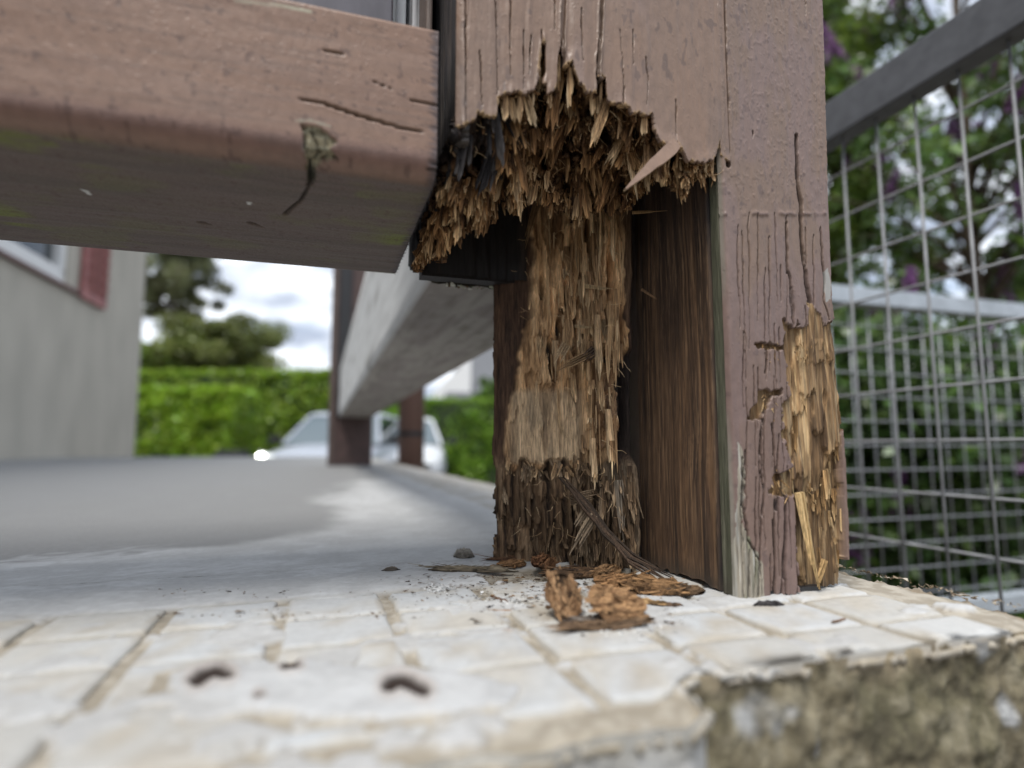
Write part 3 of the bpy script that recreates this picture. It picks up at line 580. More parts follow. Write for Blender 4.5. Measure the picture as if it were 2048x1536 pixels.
crk += [([(1543, 848), (1548, 880), (1552, 960), (1556, 1020)], 4.0), ([(1524, 840), (1522, 900), (1528, 1000), (1520, 1100), (1516, 1190)], 4.0), ([(1490, 900), (1486, 1000), (1496, 1080), (1522, 1130), (1524, 1190)], 3.4), ([(1572, 985), (1572, 1080), (1566, 1190)], 5.0), ([(1546, 1040), (1552, 1120), (1548, 1190)], 4.0), ([(1534, 700), (1533, 725), (1530, 745)], 4.0)]
cm = crackset(PX, PY, crk) * (1 - sc_m)
gap = sstep(9, 5, pdist(PX, PY, [(1597, 985), (1601, 1060), (1603, 1120), (1612, 1200)])[0])
n = fbm(U_ * 520, Z_ * 26, 5, 175, .6); nb = fbm(U_ * 120, Z_ * 16, 4, 177, .6)
SH, STN = flakes(PX, PY, 30, (1575, 1695, 690, 1190), (8, 34), (90, 330), 12, [(1625, 1650, 690, 630, 1), (1600, 1622, 700, 640, .8)])
lap = np.exp(-((PY - 426 - 3 * vn(PX * .1, PX * 0, 2)) / 4.0) ** 2) * sstep(.3, .7, vn(PX * .12, PX * 0, 7))
blis = sstep(.63, .72, fbm(U_ * 700, Z_ * 420, 2, 179))
DD = -(fbm(U_ * 90, Z_ * 10, 4, 181) - .5) * .0011 * (1 + sstep(420, 700, PY)) - (fbm(U_ * 600, Z_ * 60, 3, 182) - .5) * .0003 - lap * .0006 - blis * .00018 * sstep(470, 380, PY)
DD = DD + cm * .0032 + sc_m * (0.0034 + (nb - .5) * .0055 + (n - .5) * .0026 - SH * .0030) + gap * .012
lowr = sc_m * sstep(0, 60, (PX - 1600) * .9 + (PY - 960)) ; DD = DD + lowr * .0022
DD = DD + 0.0030 * np.clip(1 - U_ / 0.0022, 0, 1) ** 2
c = np.zeros(U_.shape + (3,)) + PAINT2 * 1.06
c = mixc(c, sstep(.45, .62, fbm(U_ * 60, Z_ * 22, 4, 183)) * .5, (0.215, 0.152, 0.145)); c = mixc(c, sstep(440, 800, PY) * .5, (0.168, 0.110, 0.098))
c = mixc(c, sstep(.70, .76, fbm(U_ * 300, Z_ * 200, 3, 185)) * .5, (0.11, 0.075, 0.07)); c = mixc(c, lap * .45, (0.12, 0.075, 0.07))
wp = inside(PX + jx * .4, PY + jy * .4, [(1476, 880), (1486, 900), (1490, 960), (1488, 1050), (1506, 1095), (1528, 1130), (1530, 1230), (1470, 1230)])
wpale = np.zeros(U_.shape + (3,)) + np.array([0.30, 0.265, 0.21]); wpale = mixc(wpale, sstep(.5, .65, n), (0.40, 0.385, 0.35)); wpale = mixc(wpale, sstep(.5, .4, nb) * .6, (0.14, 0.15, 0.085))
c = np.where(wp[..., None], wpale, c); pm = (1 - cm) * (1 - sc_m) * np.where(wp, .1, 1)
wp2 = inside(PX + jx * .2, PY + jy * .3, [(1648, 545), (1656, 535), (1662, 570), (1660, 600), (1652, 605)]); c = np.where(wp2[..., None], np.array([0.32, 0.31, 0.29]), c)
n5 = fbm(U_ * 900, Z_ * 40, 4, 189, .65)
cs = np.zeros(U_.shape + (3,)) + np.array([0.31, 0.19, 0.090]); cs = mixc(cs, sstep(.5, .68, n), (0.50, 0.35, 0.185)); cs = mixc(cs, sstep(.48, .34, n), (0.095, 0.055, 0.028)); cs = mixc(cs, sstep(.48, .34, n5) * .6, (0.10, 0.06, 0.03)); cs = mixc(cs, sstep(.55, .7, n5) * .5, (0.52, 0.39, 0.23))
cs = cs * (.65 + .7 * STN[..., None]); cs = mixc(cs, sstep(.14, .0, SH) * .5, (0.16, 0.09, 0.04)); cs = mixc(cs, sstep(.50, .36, nb) * .5, (0.15, 0.09, 0.045)); cs = mixc(cs, lowr * .5 * sstep(.6, .42, n), (0.07, 0.045, 0.022)); cs = mixc(cs, sstep(1150, 1190, PY) * sstep(1630, 1660, PX) * .7, (0.05, 0.04, 0.03))
c = np.where(sc_m[..., None] > .5, cs, c)
c = mixc(c, cm * .93, (0.020, 0.014, 0.013)); c = mixc(c, gap * .95, (0.010, 0.008, 0.008))
c = mixc(c, sstep(.0015, .0003, U_) * .7 * sstep(.4, .6, nb), (0.25, 0.24, 0.2))
redge_px = np.interp(PY, [-50, 0, 400, 600, 690, 820, 900, 1050, 1190], [1643, 1645, 1656, 1664, 1671, 1683, 1689, 1695, 1700]) + (fbm(PY * .03, PY * 0, 3, 187) - .5) * 4 * sstep(560, 640, PY)
keep = (PX < redge_px)[:-1, :-1]
grid('right_board', np.stack([U_, DD, Z_], -1), M_paint, post, keep, c, pm, solid=0, flip=False)
# --- its inner face, bare dark grain running back to the core
ds = np.arange(0.0030, 0.088, 0.00050); zz_ = np.arange(0.0006, 0.262, 0.0009); D_, Z_ = np.meshgrid(ds, zz_, indexing='ij'); Z_ = np.maximum(Z_, 0.0008 + .003 * vn(D_ * 300, D_ * 0, 4) * sstep(.01, .03, D_))
PX, PY = proj(0 * D_, D_, Z_)
Dw = D_ + (fbm(D_ * 30, Z_ * 9, 3, 190) - .5) * .010
n = fbm(Dw * 480, Z_ * 11, 5, 191, .6); nb = fbm(D_ * 90, Z_ * 7, 4, 193)
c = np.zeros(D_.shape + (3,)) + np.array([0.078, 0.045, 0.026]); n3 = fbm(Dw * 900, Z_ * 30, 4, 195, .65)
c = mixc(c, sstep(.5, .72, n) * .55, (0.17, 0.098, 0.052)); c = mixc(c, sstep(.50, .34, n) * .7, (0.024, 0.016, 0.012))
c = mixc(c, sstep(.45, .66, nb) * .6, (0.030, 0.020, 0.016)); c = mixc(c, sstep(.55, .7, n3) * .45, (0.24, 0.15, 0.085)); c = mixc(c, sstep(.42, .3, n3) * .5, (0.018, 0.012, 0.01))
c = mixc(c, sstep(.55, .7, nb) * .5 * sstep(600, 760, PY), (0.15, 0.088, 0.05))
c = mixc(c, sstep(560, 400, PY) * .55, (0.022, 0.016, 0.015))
bd = D_ < 0.0118
gr = np.zeros(D_.shape + (3,)) + np.array([0.065, 0.066, 0.044]); gr = mixc(gr, sstep(.5, .66, n) * .8, (0.16, 0.155, 0.115)); c = np.where(bd[..., None], gr, c)
c = c * 1.25
c = mixc(c, np.exp(-((D_ - 0.0125) / .0011) ** 2), (0.010, 0.009, 0.009))
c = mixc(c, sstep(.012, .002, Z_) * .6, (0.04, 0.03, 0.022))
UU = 0.0006 + (n - .5) * 0.0007 + (nb - .5) * .001 + np.exp(-((D_ - 0.0125) / .0010) ** 2) * .0022
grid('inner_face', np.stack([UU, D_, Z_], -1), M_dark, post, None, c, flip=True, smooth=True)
# seen from behind and from the right: the body of the right board
box('right_board_body', (0.003, 0.0644, 0.0085, 0.1488, 0.006, 0.30), M_paint, post, c=PAINT2, paint=1.0)
box('right_board_top', (0.0063, 0.0690, -0.0004, 0.1485, 0.3228, ZT), M_paint, post, c=PAINT2, paint=1.0)
box('foot_felt', (0.020, 0.050, 0.002, 0.12, 0.0, 0.0025), M_black, post)

# ------------------------------------------------------------------ splinters
def fibre_bundle(mb, p, v, n, L, W, T, colr, tip, rg_, curl=0.0, tilt=0.15, k=None, taper=0.5, blunt=0.25):
    """a torn sliver: k parallel fibres of unequal length, thick at the root and ragged at the tip"""
    v = Vector(v).normalized(); n = Vector(n); n = (n - v * n.dot(v)).normalized(); s = v.cross(n)
    k = k or max(1, min(5, int(W / 0.0017))); fw = W / k
    for i in range(k):
        off = (i - (k - 1) / 2) * fw; Li = L * rg_.uniform(.55, 1.0) * (1 - .35 * abs(off) / (W / 2 + 1e-6)); lift = rg_.uniform(-.25, .25) * T
        br = rg_.uniform(.75, 1.2); rings = 4; V = []; C = []
        for q in range(rings):
            f = q / (rings - 1); ww = fw * .56 * (1 - taper * f ** 2.2) * (blunt if q == rings - 1 else 1); tt = T * (1 - (.75 if blunt < .5 else .35) * f)
            ctr = Vector(p) + v * (Li * f) + s * (off + (rg_.random() - .5) * fw * .3 * f) + n * (lift + tilt * Li * f + curl * Li * f * f)
            cc = [(colr[a] * (1 - f * f) + tip[a] * f * f) * br for a in range(3)]
            for a, b in ((-1, -.5), (-.35, .5), (.4, .45), (1, -.5)):
                V.append(ctr + s * (ww * a) + n * (tt * b)); C.append(cc)
        F = [(q * 4 + a, q * 4 + (a + 1) % 4, (q + 1) * 4 + (a + 1) % 4, (q + 1) * 4 + a) for q in range(rings - 1) for a in range(4)] + [(3, 2, 1, 0), (12, 13, 14, 15)]
        mb.add(V, F, np.array(C))
R = random.Random(21)
def plate(mb, p, v, n, L, W, T, colr, tip, rg_, curl=0.0, tilt=0.1):
    """a broken flake of wood: one grooved plate with long grain and a ragged lower edge"""
    v = Vector(v).normalized(); n = Vector(n); n = (n - v * n.dot(v)).normalized(); s = v.cross(n)
    nc = max(4, min(13, int(W / .00042))); nr = 5; ln = []; x = rg_.uniform(.55, 1)
    for i in range(nc): x = min(1.05, max(.3, x + rg_.gauss(0, .17))); ln.append(x * (1 - .25 * abs(2 * i / (nc - 1) - 1)) * rg_.uniform(.88, 1.08))
    gr = [rg_.uniform(-.5, .5) for _ in range(nc)]; dk = [rg_.uniform(.65, 1.65) for _ in range(nc)]; skew = rg_.uniform(-.25, .25); V = []; C = []
    for lay in (0, 1):
        for r_ in range(nr):
            f = r_ / (nr - 1)
            for i in range(nc):
                g = 2 * i / (nc - 1) - 1; w_ = W / 2 * (.72 + .28 * f) * g
                q = Vector(p) + v * (L * f * ln[i]) + s * (w_ + skew * W * f * .5) + n * ((T * (.55 + .6 * gr[i] - .5 * g * g) if lay == 0 else -T * .35) * (1 - .55 * f * f) + tilt * L * f + curl * L * f * f)
                V.append(q); k = dk[i] * (.5 if lay else 1) * (1 if gr[i] > -.2 else .6); tf = f ** 3 * (.35 if lay else 1)
                C.append([(colr[a] * (1 - tf) + tip[a] * tf) * k for a in range(3)])
    m = nr * nc; F = []
    for r_ in range(nr - 1):
        for i in range(nc - 1): a = r_ * nc + i; F += [(a, a + 1, a + nc + 1, a + nc), (m + a, m + a + nc, m + a + nc + 1, m + a + 1)]
        a = r_ * nc; F += [(a, a + nc, m + a + nc, m + a)]; a = r_ * nc + nc - 1; F += [(a, m + a, m + a + nc, a + nc)]
    for i in range(nc - 1): a = (nr - 1) * nc + i; F.append((a, a + 1, m + a + 1, m + a)); F.append((i, m + i, m + i + 1, i + 1))
    mb.add(V, F, np.array(C))
PAL_ROT = [((0.05, 0.024, 0.011), (0.14, 0.068, 0.028)), ((0.13, 0.064, 0.026), (0.31, 0.165, 0.070)), ((0.20, 0.105, 0.045), (0.44, 0.26, 0.12)), ((0.31, 0.18, 0.085), (0.60, 0.40, 0.21)), ((0.09, 0.046, 0.021), (0.25, 0.135, 0.060))]
PAL_TAN = [((0.32, 0.195, 0.100), (0.54, 0.37, 0.205)), ((0.42, 0.27, 0.145), (0.62, 0.44, 0.255)), ((0.22, 0.13, 0.066), (0.42, 0.27, 0.145)), ((0.50, 0.34, 0.195), (0.66, 0.49, 0.30))]
PAL_LOW = [((0.075, 0.048, 0.028), (0.17, 0.11, 0.062)), ((0.12, 0.078, 0.045), (0.26, 0.175, 0.105)), ((0.19, 0.132, 0.082), (0.32, 0.235, 0.15)), ((0.05, 0.032, 0.02), (0.11, 0.07, 0.04))]
PAL_BLK = [((0.016, 0.014, 0.015), (0.04, 0.035, 0.034)), ((0.03, 0.026, 0.026), (0.09, 0.08, 0.075))]
PAL_GOLD = [((0.30, 0.185, 0.085), (0.46, 0.31, 0.16)), ((0.42, 0.285, 0.145), (0.56, 0.41, 0.23)), ((0.20, 0.115, 0.048), (0.38, 0.23, 0.10)), ((0.13, 0.075, 0.032), (0.30, 0.18, 0.08))]
mb_o = MB(); big = 0
def put(mb, px, py, d, L, W, T, pal, v=(0, 0, -1), n=(0, -1, 0), **k):
    global big
    u, dd, z = local_of(px, py, d); c0, c1 = R.choice(pal)
    if W > .0017:
        for q in ('taper', 'blunt', 'k'): k.pop(q, None)
        if W > 0.0030 and big < 280 and (mb is mb_o): m = MB(); plate(m, (u, dd, z), v, n, L, W * 1.15, T, c0, c1, R, **k); m.build('splinter', M_rot, post); big += 1
        else: plate(mb, (u, dd, z), v, n, L, W * 1.15, T, c0, c1, R, **k)
        return
    if W > 0.0030 and big < 280 and (mb is mb_o):
        m = MB(); fibre_bundle(m, (u, dd, z), v, n, L, W, T, c0, c1, R, **k); m.build('splinter', M_rot, post); big += 1
    else: fibre_bundle(mb, (u, dd, z), v, n, L, W, T, c0, c1, R, **k)
# hanging, overlapping like feathers, from the ragged paint edge down to the lower lip
for i in range(820):
    px = R.uniform(905, 1452); e = float(curve_y(px, EDGE)); lo = float(curve_y(px, LOW)); t = R.random() ** .8
    py = e + (lo - e) * t * .97 - 6
    if px > 1330 and R.random() < .35: continue
    cl = float(fbm(px * .022, py * .03, 3, 401)); cl2 = float(fbm(px * .03 + 9, py * .018, 3, 402)); cl3 = float(fbm(px * .016 + 3, py * .016, 3, 403))
    if cl3 < .45 and R.random() < .75: continue                 # bare hollows between the clusters
    d = pdep(px, py) - R.uniform(-.0012, .0010)
    Lmax = (lo - py) * .00027 * 1.05 + .004; big_ = R.random() < .45; L = min(R.uniform(.008, .028) if big_ else R.uniform(.003, .018), max(Lmax, .0045)); W = R.uniform(.0018, .0066) if big_ else R.uniform(.0004, .0016)
    if py < e + 14 and big_: W *= .7
    pal = PAL_ROT[:3] if cl < .46 else (PAL_ROT[1:] if cl < .56 else PAL_ROT[2:4] + PAL_TAN[:2])
    if 915 < px < 1000 and py < 335: pal = PAL_BLK if R.random() < .8 else PAL_ROT
    elif t < .26 and 990 < px < 1110 and R.random() < .85: pal = PAL_TAN[1:2] + PAL_TAN[3:]
    elif 1230 < px < 1320 and R.random() < .4: pal = PAL_TAN
    lean = (cl2 - .5) * 1.3 + R.gauss(-.04, .08) - (.3 if 1180 < px < 1330 and cl2 < .5 else 0)
    put(mb_o, px, py, d, L, W, R.uniform(.0010, .0022) if big_ else R.uniform(.0005, .0011), pal, v=(lean, R.uniform(-.05, .25), -1), tilt=R.uniform(-.02, .12), curl=R.uniform(-.08, .10), taper=R.uniform(.0, .35), blunt=R.uniform(.45, .95) if big_ else .3)
# lower lip fringe
for i in range(230):
    px = R.uniform(990, 1450); lo = float(curve_y(px, LOW)); py = lo - R.uniform(4, 34)
    if px > 1330: py = lo - R.uniform(4, 18)
    d = float(pocket_d(np.array(px), np.array(py))) - .001
    put(mb_o, px, py, d, R.uniform(.003, .010), R.uniform(.0006, .0022), .0008, PAL_ROT[1:4] + PAL_TAN[:1], v=(R.gauss(0, .2), R.uniform(-.1, .3), -1), tilt=R.uniform(0, .2), curl=R.uniform(-.2, .2))
# on the flank, left of the post's front edge, running back into the hollow
for i in range(300):
    px = R.uniform(812, 1000); hi = np.interp(px, [812, 850, 880, 905, 940, 1000], [520, 460, 400, 348, 350, 330]); lo = float(curve_y(px, LOW)); py = R.uniform(hi, lo - 6)
    if R.random() < .0: continue
    e = float(curve_y(px, EDGE)); d = float(pocket_d(np.array(px), np.array(py))); u, dd, z = local_of(px, py, d)
    if u < -W1: u = -W1 + R.uniform(-.001, .003); 
    c0, c1 = R.choice(PAL_ROT if R.random() < .88 else PAL_TAN[:2]); nn = (-.8, -.6, .1); Lm = max(.004, (lo - py) * .00028)
    if i % 3: plate(mb_o, (u, dd, z), (R.gauss(.02, .22), R.uniform(.0, .4), -1), nn, min(R.uniform(.005, .016), Lm * 1.2), R.uniform(.002, .0078), R.uniform(.0009, .002), c0, c1, R, tilt=R.uniform(.0, .2), curl=R.uniform(-.1, .15))
    else: fibre_bundle(mb_o, (u, dd, z), (R.gauss(.02, .3), R.uniform(.0, .4), -1), nn, min(R.uniform(.003, .009), Lm), R.uniform(.0004, .0016), .0007, c0, c1, R, tilt=R.uniform(.0, .3))
for i in range(650):     # crumbly short bits between the long ones
    px = R.uniform(905, 1446); e = float(curve_y(px, EDGE)); lo = float(curve_y(px, LOW)); py = R.uniform(e, lo - 3)
    if 915 < px < 1000 and py < 335: continue
    cc = R.choice(PAL_ROT + PAL_TAN[:3]); u, dd, z = local_of(px, py, pdep(px, py) - R.uniform(0, .0012))
    fibre_bundle(mb_o, (u, dd, z), (R.gauss(0, .5), -.1, R.gauss(-.9, .5)), (0, -1, 0), R.uniform(.0012, .005), R.uniform(.0003, .0013), R.uniform(.0003, .0009), cc[0], cc[1], R, tilt=R.uniform(-.1, .4), k=1, blunt=.6, taper=.2)
for i in range(320):     # fine hair-like fibres
    px = R.uniform(905, 1440) if i % 2 else R.uniform(1030, 1250); py = (R.uniform(float(curve_y(px, EDGE)), float(curve_y(px, LOW))) if i % 2 else R.uniform(440, 1090))
    dd0 = pdep(px, py) if i % 2 else float(np.interp(local_of(px, py, .1)[0], [-0.0767, -0.0416, -0.0131, 0], [0.128, 0.104, 0.0765, 0.07])) - .006
    c0, c1 = R.choice(PAL_TAN); u, dd, z = local_of(px, py, dd0 - .001)
    p = Vector((u, dd, z)); v = Vector((R.gauss(0, .6), -.25, R.gauss(-.6, .6))).normalized(); pts = [p]
    for _ in range(4): v = (v + Vector((R.gauss(0, .3), R.gauss(0, .2), R.gauss(-.1, .3)))).normalized(); p = p + v * R.uniform(.0008, .0026); pts.append(p)
    mb_o.tube(pts, [.00016, .00014, .00012, .0001, .00006], 4, c1)
# tongues of bare wood in the splits above the edge
for px, y0, y1, wd in [(1080, 100, 190, 3), (1118, 110, 190, 3), (1140, 135, 210, 5), (1203, 165, 205, 3), (1010, 192, 235, 7), (1040, 190, 240, 6), (1100, 190, 215, 5), (1183, 190, 230, 4), (1290, 232, 270, 8), (1437, 290, 345, 2.5), (1425, 315, 350, 3), (1410, 326, 350, 4), (1446, 305, 345, 2), (1395, 326, 345, 4)]:
    for q in range(3): put(mb_o, px + R.uniform(-2, 2), y0, .0030, (y1 - y0) * .00027, wd * .00035, .0012, PAL_TAN, v=(R.gauss(0, .05), .05, -1), tilt=.02)
# torn tan wood of the core
def core_d(px, py):
    u, _, z = local_of(px, py, .10); return float(np.interp(u, [-0.0767, -0.0416, -0.0131, 0], [0.128, 0.104, 0.0765, 0.07]))
for i in range(210):
    px = R.uniform(1014, 1256); py = R.uniform(400, 905); tn, lw, bk = core_masks(np.array(px), np.array(py))
    if tn < .5 or bk > .5 or (1015 < px < 1165 and 760 < py < 930): continue
    d = core_d(px, py); d = core_d(px, py) - .0025 - R.uniform(0, .003)
    put(mb_o, px, py, d, R.uniform(.008, .040), R.choice([R.uniform(.0006, .0016), R.uniform(.002, .0055)]), R.uniform(.0005, .0018), PAL_TAN, v=(R.gauss(0, .05), 0, -1), tilt=R.uniform(-.03, .09), curl=R.uniform(-.05, .05))
for i in range(260):
    px = R.uniform(996, 1268); py = R.uniform(925, 1125 if px < 1200 else 1110); d = core_d(px, py) - .001
    put(mb_o, px, py, d, min(R.uniform(.006, .026), (1136 - py) * .00031 + .003), R.choice([R.uniform(.0006, .0016), R.uniform(.0018, .0045)]), R.uniform(.0006, .0018), PAL_LOW, v=(R.gauss(0, .12), -.03, -1), tilt=R.uniform(-.02, .14), curl=R.uniform(-.1, .2))
for i in range(70):
    px = R.uniform(1005, 1190); put(mb_o, px, R.uniform(915, 945), core_d(px, 930) - .004, R.uniform(.004, .012), R.uniform(.001, .003), .001, PAL_LOW[1:3] + PAL_TAN[:2], v=(R.gauss(0, .4), 0, -1), tilt=.2)
# golden torn wood in the scar of the right board
for i in range(110):
    px = R.uniform(1574, 1688); py = R.uniform(655, 1165)
    if not inside(np.array(px), np.array(py), SCAR): continue
    if py > 1110: continue
    if px > float(np.interp(py, [600, 690, 850, 1190], [1662, 1668, 1684, 1696])) - 8: continue
    if abs(px - 1600) < 10 and py > 980: continue
    put(mb_o, px, py, .0030 + R.uniform(-.001, .003), R.uniform(.005, .026), R.choice([R.uniform(.0004, .001), R.uniform(.0014, .0036)]), R.uniform(.0004, .0012), PAL_GOLD[:3] if py < 950 else PAL_GOLD, v=(R.gauss(.03, .05), 0, -1), tilt=R.uniform(-.02, .05))
for cx, cy, n_, s in [(1610, 700, 26, 22), (1535, 806, 22, 18), (1560, 970, 20, 20), (1540, 692, 10, 22), (1625, 980, 18, 18)]:
    for i in range(n_): put(mb_o, cx + R.uniform(-s, s), cy + R.gauss(0, 13), .0006, R.uniform(.0015, .006), R.uniform(.0002, .0008), .0004, PAL_GOLD, v=(R.gauss(-.15, .45), -.08, -1), tilt=R.uniform(0, .3), k=1)
o = mb_o.build('splintered_wood', M_rot, post); o['kind'] = 'stuff'
# named large slivers
def sliver(pts, d0, d1, w0, w1, T, c0, c1, name='splinter', label=None, parent=post, mat=None, paint=False, k=4):
    a = Vector(local_of(*pts[0], d0)); b = Vector(local_of(*pts[1], d1)); m = MB(); v = b - a
    fibre_bundle(m, a, v, (0, -1, .1), v.length * 1.25, w0, T, c0, c1, R, tilt=0, k=k, taper=1 - w1 / w0)
    o = m.build(name, mat or M_rot, parent)
    if label: o['label'] = label
    return o
# the painted sliver standing out across the break
a = Vector(local_of(1355, 284, -.004)); b = Vector(local_of(1252, 377, -.010)); V = []; v = (b - a); nrm = Vector((0, -1, .15)); s = v.normalized().cross(nrm).normalized()
prof = [(0, -.0034, .0036), (.12, -.0046, .0040), (.35, -.0042, .0034), (.48, -.0030, .0034), (.62, -.0026, .0026), (.8, -.0016, .0018), (1, -.0004, .0004)]
for f, l0, l1 in prof:
    l0 *= .74; l1 *= .74
    for dn in (0, .0022): V += [a + v * f + s * l0 - nrm * dn, a + v * f + s * l1 - nrm * dn]
F = []
for i in range(len(prof) - 1):
    q = i * 4; F += [(q, q + 1, q + 5, q + 4), (q + 2, q + 6, q + 7, q + 3), (q, q + 4, q + 6, q + 2), (q + 1, q + 3, q + 7, q + 5)]
F += [(0, 2, 3, 1), (len(prof) * 4 - 4, len(prof) * 4 - 3, len(prof) * 4 - 1, len(prof) * 4 - 2)]
cc = [tuple(PAINT * 1.15) if (i % 4) < 2 else (0.52, 0.38, 0.22) for i in range(len(V))]
o = mesh('paint_sliver', V, F, M_paint, post, cc, np.array([1.0 if (i % 4) < 2 else 0.0 for i in range(len(V))])); o['label'] = 'mauve painted sliver of board sticking out across the break'
for q in range(2): sliver([(1340 + q * 6, 296 + q * 4), (1256 + q * 5, 372)], -.002, -.008, .0022, .001, .0012, (0.46, 0.32, 0.18), (0.56, 0.42, 0.26), k=2)
sliver([(1076, 400), (1043, 520)], .088, .084, .0044, .002, .0016, (0.27, 0.165, 0.085), (0.30, 0.19, 0.10), label='long leaning tan splinter')
sliver([(1185, 705), (1088, 752)], .080, .084, .0052, .002, .003, (0.25, 0.155, 0.08), (0.40, 0.27, 0.15), label='torn chunk lying across the core')
sliver([(1190, 700), (1165, 722)], .079, .080, .006, .004, .003, (0.07, 0.045, 0.03), (0.10, 0.06, 0.04))
sliver([(1170, 572), (1232, 580)], .080, .080, .0022, .001, .001, (0.42, 0.31, 0.18), (0.55, 0.42, 0.26), k=5); sliver([(1150, 652), (1186, 655)], .082, .082, .0018, .001, .001, (0.42, 0.31, 0.18), (0.55, 0.42, 0.26), k=4)
sliver([(1160, 560), (1167, 640)], .086, .084, .0026, .0022, .0015, (0.33, 0.22, 0.12), (0.40, 0.28, 0.16), k=2)
sliver([(1132, 690), (1112, 726)], .088, .082, .0058, .003, .002, (0.36, 0.25, 0.145), (0.48, 0.35, 0.21))
sliver([(1205, 640), (1216, 690)], .082, .078, .004, .002, .002, (0.30, 0.20, 0.11), (0.45, 0.33, 0.2))
sliver([(1200, 440), (1195, 560)], .078, .080, .0028, .0018, .0016, (0.20, 0.13, 0.07), (0.36, 0.25, 0.14), k=2)
sliver([(1265, 425), (1330, 422)], .045, .045, .0016, .0006, .001, (0.34, 0.21, 0.10), (0.45, 0.3, 0.16), k=3)
sliver([(1283, 578), (1330, 608)], .060, .052, .0016, .0008, .0008, (0.17, 0.10, 0.055), (0.22, 0.13, 0.07), k=2)
sliver([(1140, 1000), (1200, 985)], .088, .080, .006, .003, .002, (0.20, 0.14, 0.09), (0.30, 0.22, 0.14), k=6)
sliver([(1190, 1030), (1142, 1110)], .070, .078, .0060, .003, .0025, (0.24, 0.18, 0.12), (0.34, 0.26, 0.18), label='pale frayed splinter hanging off the core')
sliver([(1175, 1020), (1152, 1056)], .074, .078, .0050, .003, .0025, (0.26, 0.195, 0.13), (0.34, 0.26, 0.18))
sliver([(1238, 960), (1246, 1075)], .072, .070, .0052, .003, .003, (0.20, 0.165, 0.125), (0.26, 0.21, 0.16), k=3)
sliver([(1599, 985), (1634, 1178)], -.0005, -.0015, .0042, .0034, .003, (0.62, 0.44, 0.22), (0.56, 0.38, 0.18), label='pale fresh splinter standing in the scar', k=2)
sliver([(1650, 1120), (1636, 1170)], -.001, -.002, .003, .001, .002, (0.40, 0.26, 0.12), (0.5, 0.34, 0.16))
for q in range(7):   # loose strands running from the core down to the slab
    pts = [(1120 + R.uniform(-6, 10), 955), (1175 + R.uniform(-8, 8), 1000 + q * 3), (1212 + R.uniform(-8, 8), 1055 + q * 3), (1262 + R.uniform(-8, 8), 1108 + q * 3), (1330 + R.uniform(-20, 22), 1150 + q * 3)]
    dv = [.088, .076, .066, .052, .036]; m = MB(); m.tube([local_of(x, y, dz - .002 * q * .3) for (x, y), dz in zip(pts, dv)], [.0004, .0009, .0011, .0009, .0003], 5, R.choice([(0.07, 0.045, 0.03), (0.13, 0.085, 0.05), (0.04, 0.028, 0.02)])); m.build('strand', M_rot, post)

# =================================================================== FIRST BEAM (abutting the post, left)
BU1 = -0.1412; BZ0, BZ1, BD = 0.1815, 0.2475, 0.146
beam = empty('timber_beam', world(-0.6, 0, BZ0), TH)
tag(beam, 'thick brown painted beam on the left, green algae on its underside', 'beam')
prof = []
for t in np.linspace(0, 1, 74): prof.append((0, BZ1 - .001 - t * (BZ1 - BZ0 - .011)))
for t in np.linspace(0, PI / 2, 16)[1:]: prof.append((.010 * (1 - math.cos(t)), BZ0 + .010 - .010 * math.sin(t)))
for t in np.linspace(0, 1, 130)[1:]: prof.append((.010 + t * (BD - .010), BZ0))
for t in np.linspace(0, 1, 5)[1:]: prof.append((BD, BZ0 + t * (BZ1 - BZ0)))
for t in np.linspace(0, 1, 8)[1:]: prof.append((BD * (1 - t), BZ1))
prof = np.array(prof); al = np.concatenate([np.linspace(-1.5, -0.50, 60)[:-1], np.arange(-0.50, BU1 + 1e-6, 0.0008)])
UU = np.repeat(al[:, None], len(prof), 1); DD = np.repeat(prof[None, :, 0], len(al), 0); ZZ = np.repeat(prof[None, :, 1], len(al), 0)
PX, PY = proj(UU, DD, ZZ); vis = (UU > -0.52)
g = fbm(UU * 14, (ZZ + DD) * 260, 4, 201); g2 = fbm(UU * 30, (ZZ - DD) * 120, 4, 203); bigb = fbm(UU * 9, (ZZ + DD) * 30, 4, 205)
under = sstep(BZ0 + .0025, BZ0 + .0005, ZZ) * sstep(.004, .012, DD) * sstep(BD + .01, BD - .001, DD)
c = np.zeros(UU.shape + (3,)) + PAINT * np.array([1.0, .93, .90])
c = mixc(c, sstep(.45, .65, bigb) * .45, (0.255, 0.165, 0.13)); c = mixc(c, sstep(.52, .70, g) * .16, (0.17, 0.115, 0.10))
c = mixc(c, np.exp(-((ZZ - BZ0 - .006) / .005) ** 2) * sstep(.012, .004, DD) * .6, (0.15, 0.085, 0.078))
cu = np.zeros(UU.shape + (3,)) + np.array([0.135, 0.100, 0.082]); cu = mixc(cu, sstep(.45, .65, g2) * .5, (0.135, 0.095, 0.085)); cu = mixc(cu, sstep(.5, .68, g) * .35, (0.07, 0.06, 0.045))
algae = sstep(.50, .66, fbm(UU * 26, DD * 60, 4, 207)) * .75
spots = sum(np.exp(-(((PX - x) / rx) ** 2 + ((PY - y - (PX - x) * .12) / ry) ** 2)) for x, y, rx, ry in [(150, 295, 90, 22), (20, 275, 60, 12), (575, 335, 80, 20), (680, 385, 45, 35), (20, 440, 60, 25), (320, 500, 70, 10), (800, 490, 40, 30)])
cu = mixc(cu, np.clip(algae * np.clip(spots, 0, 1) * 1.4 + algae * .3, 0, 1), (0.15, 0.165, 0.03))
c = c * (1 - under[..., None]) + cu * under[..., None]
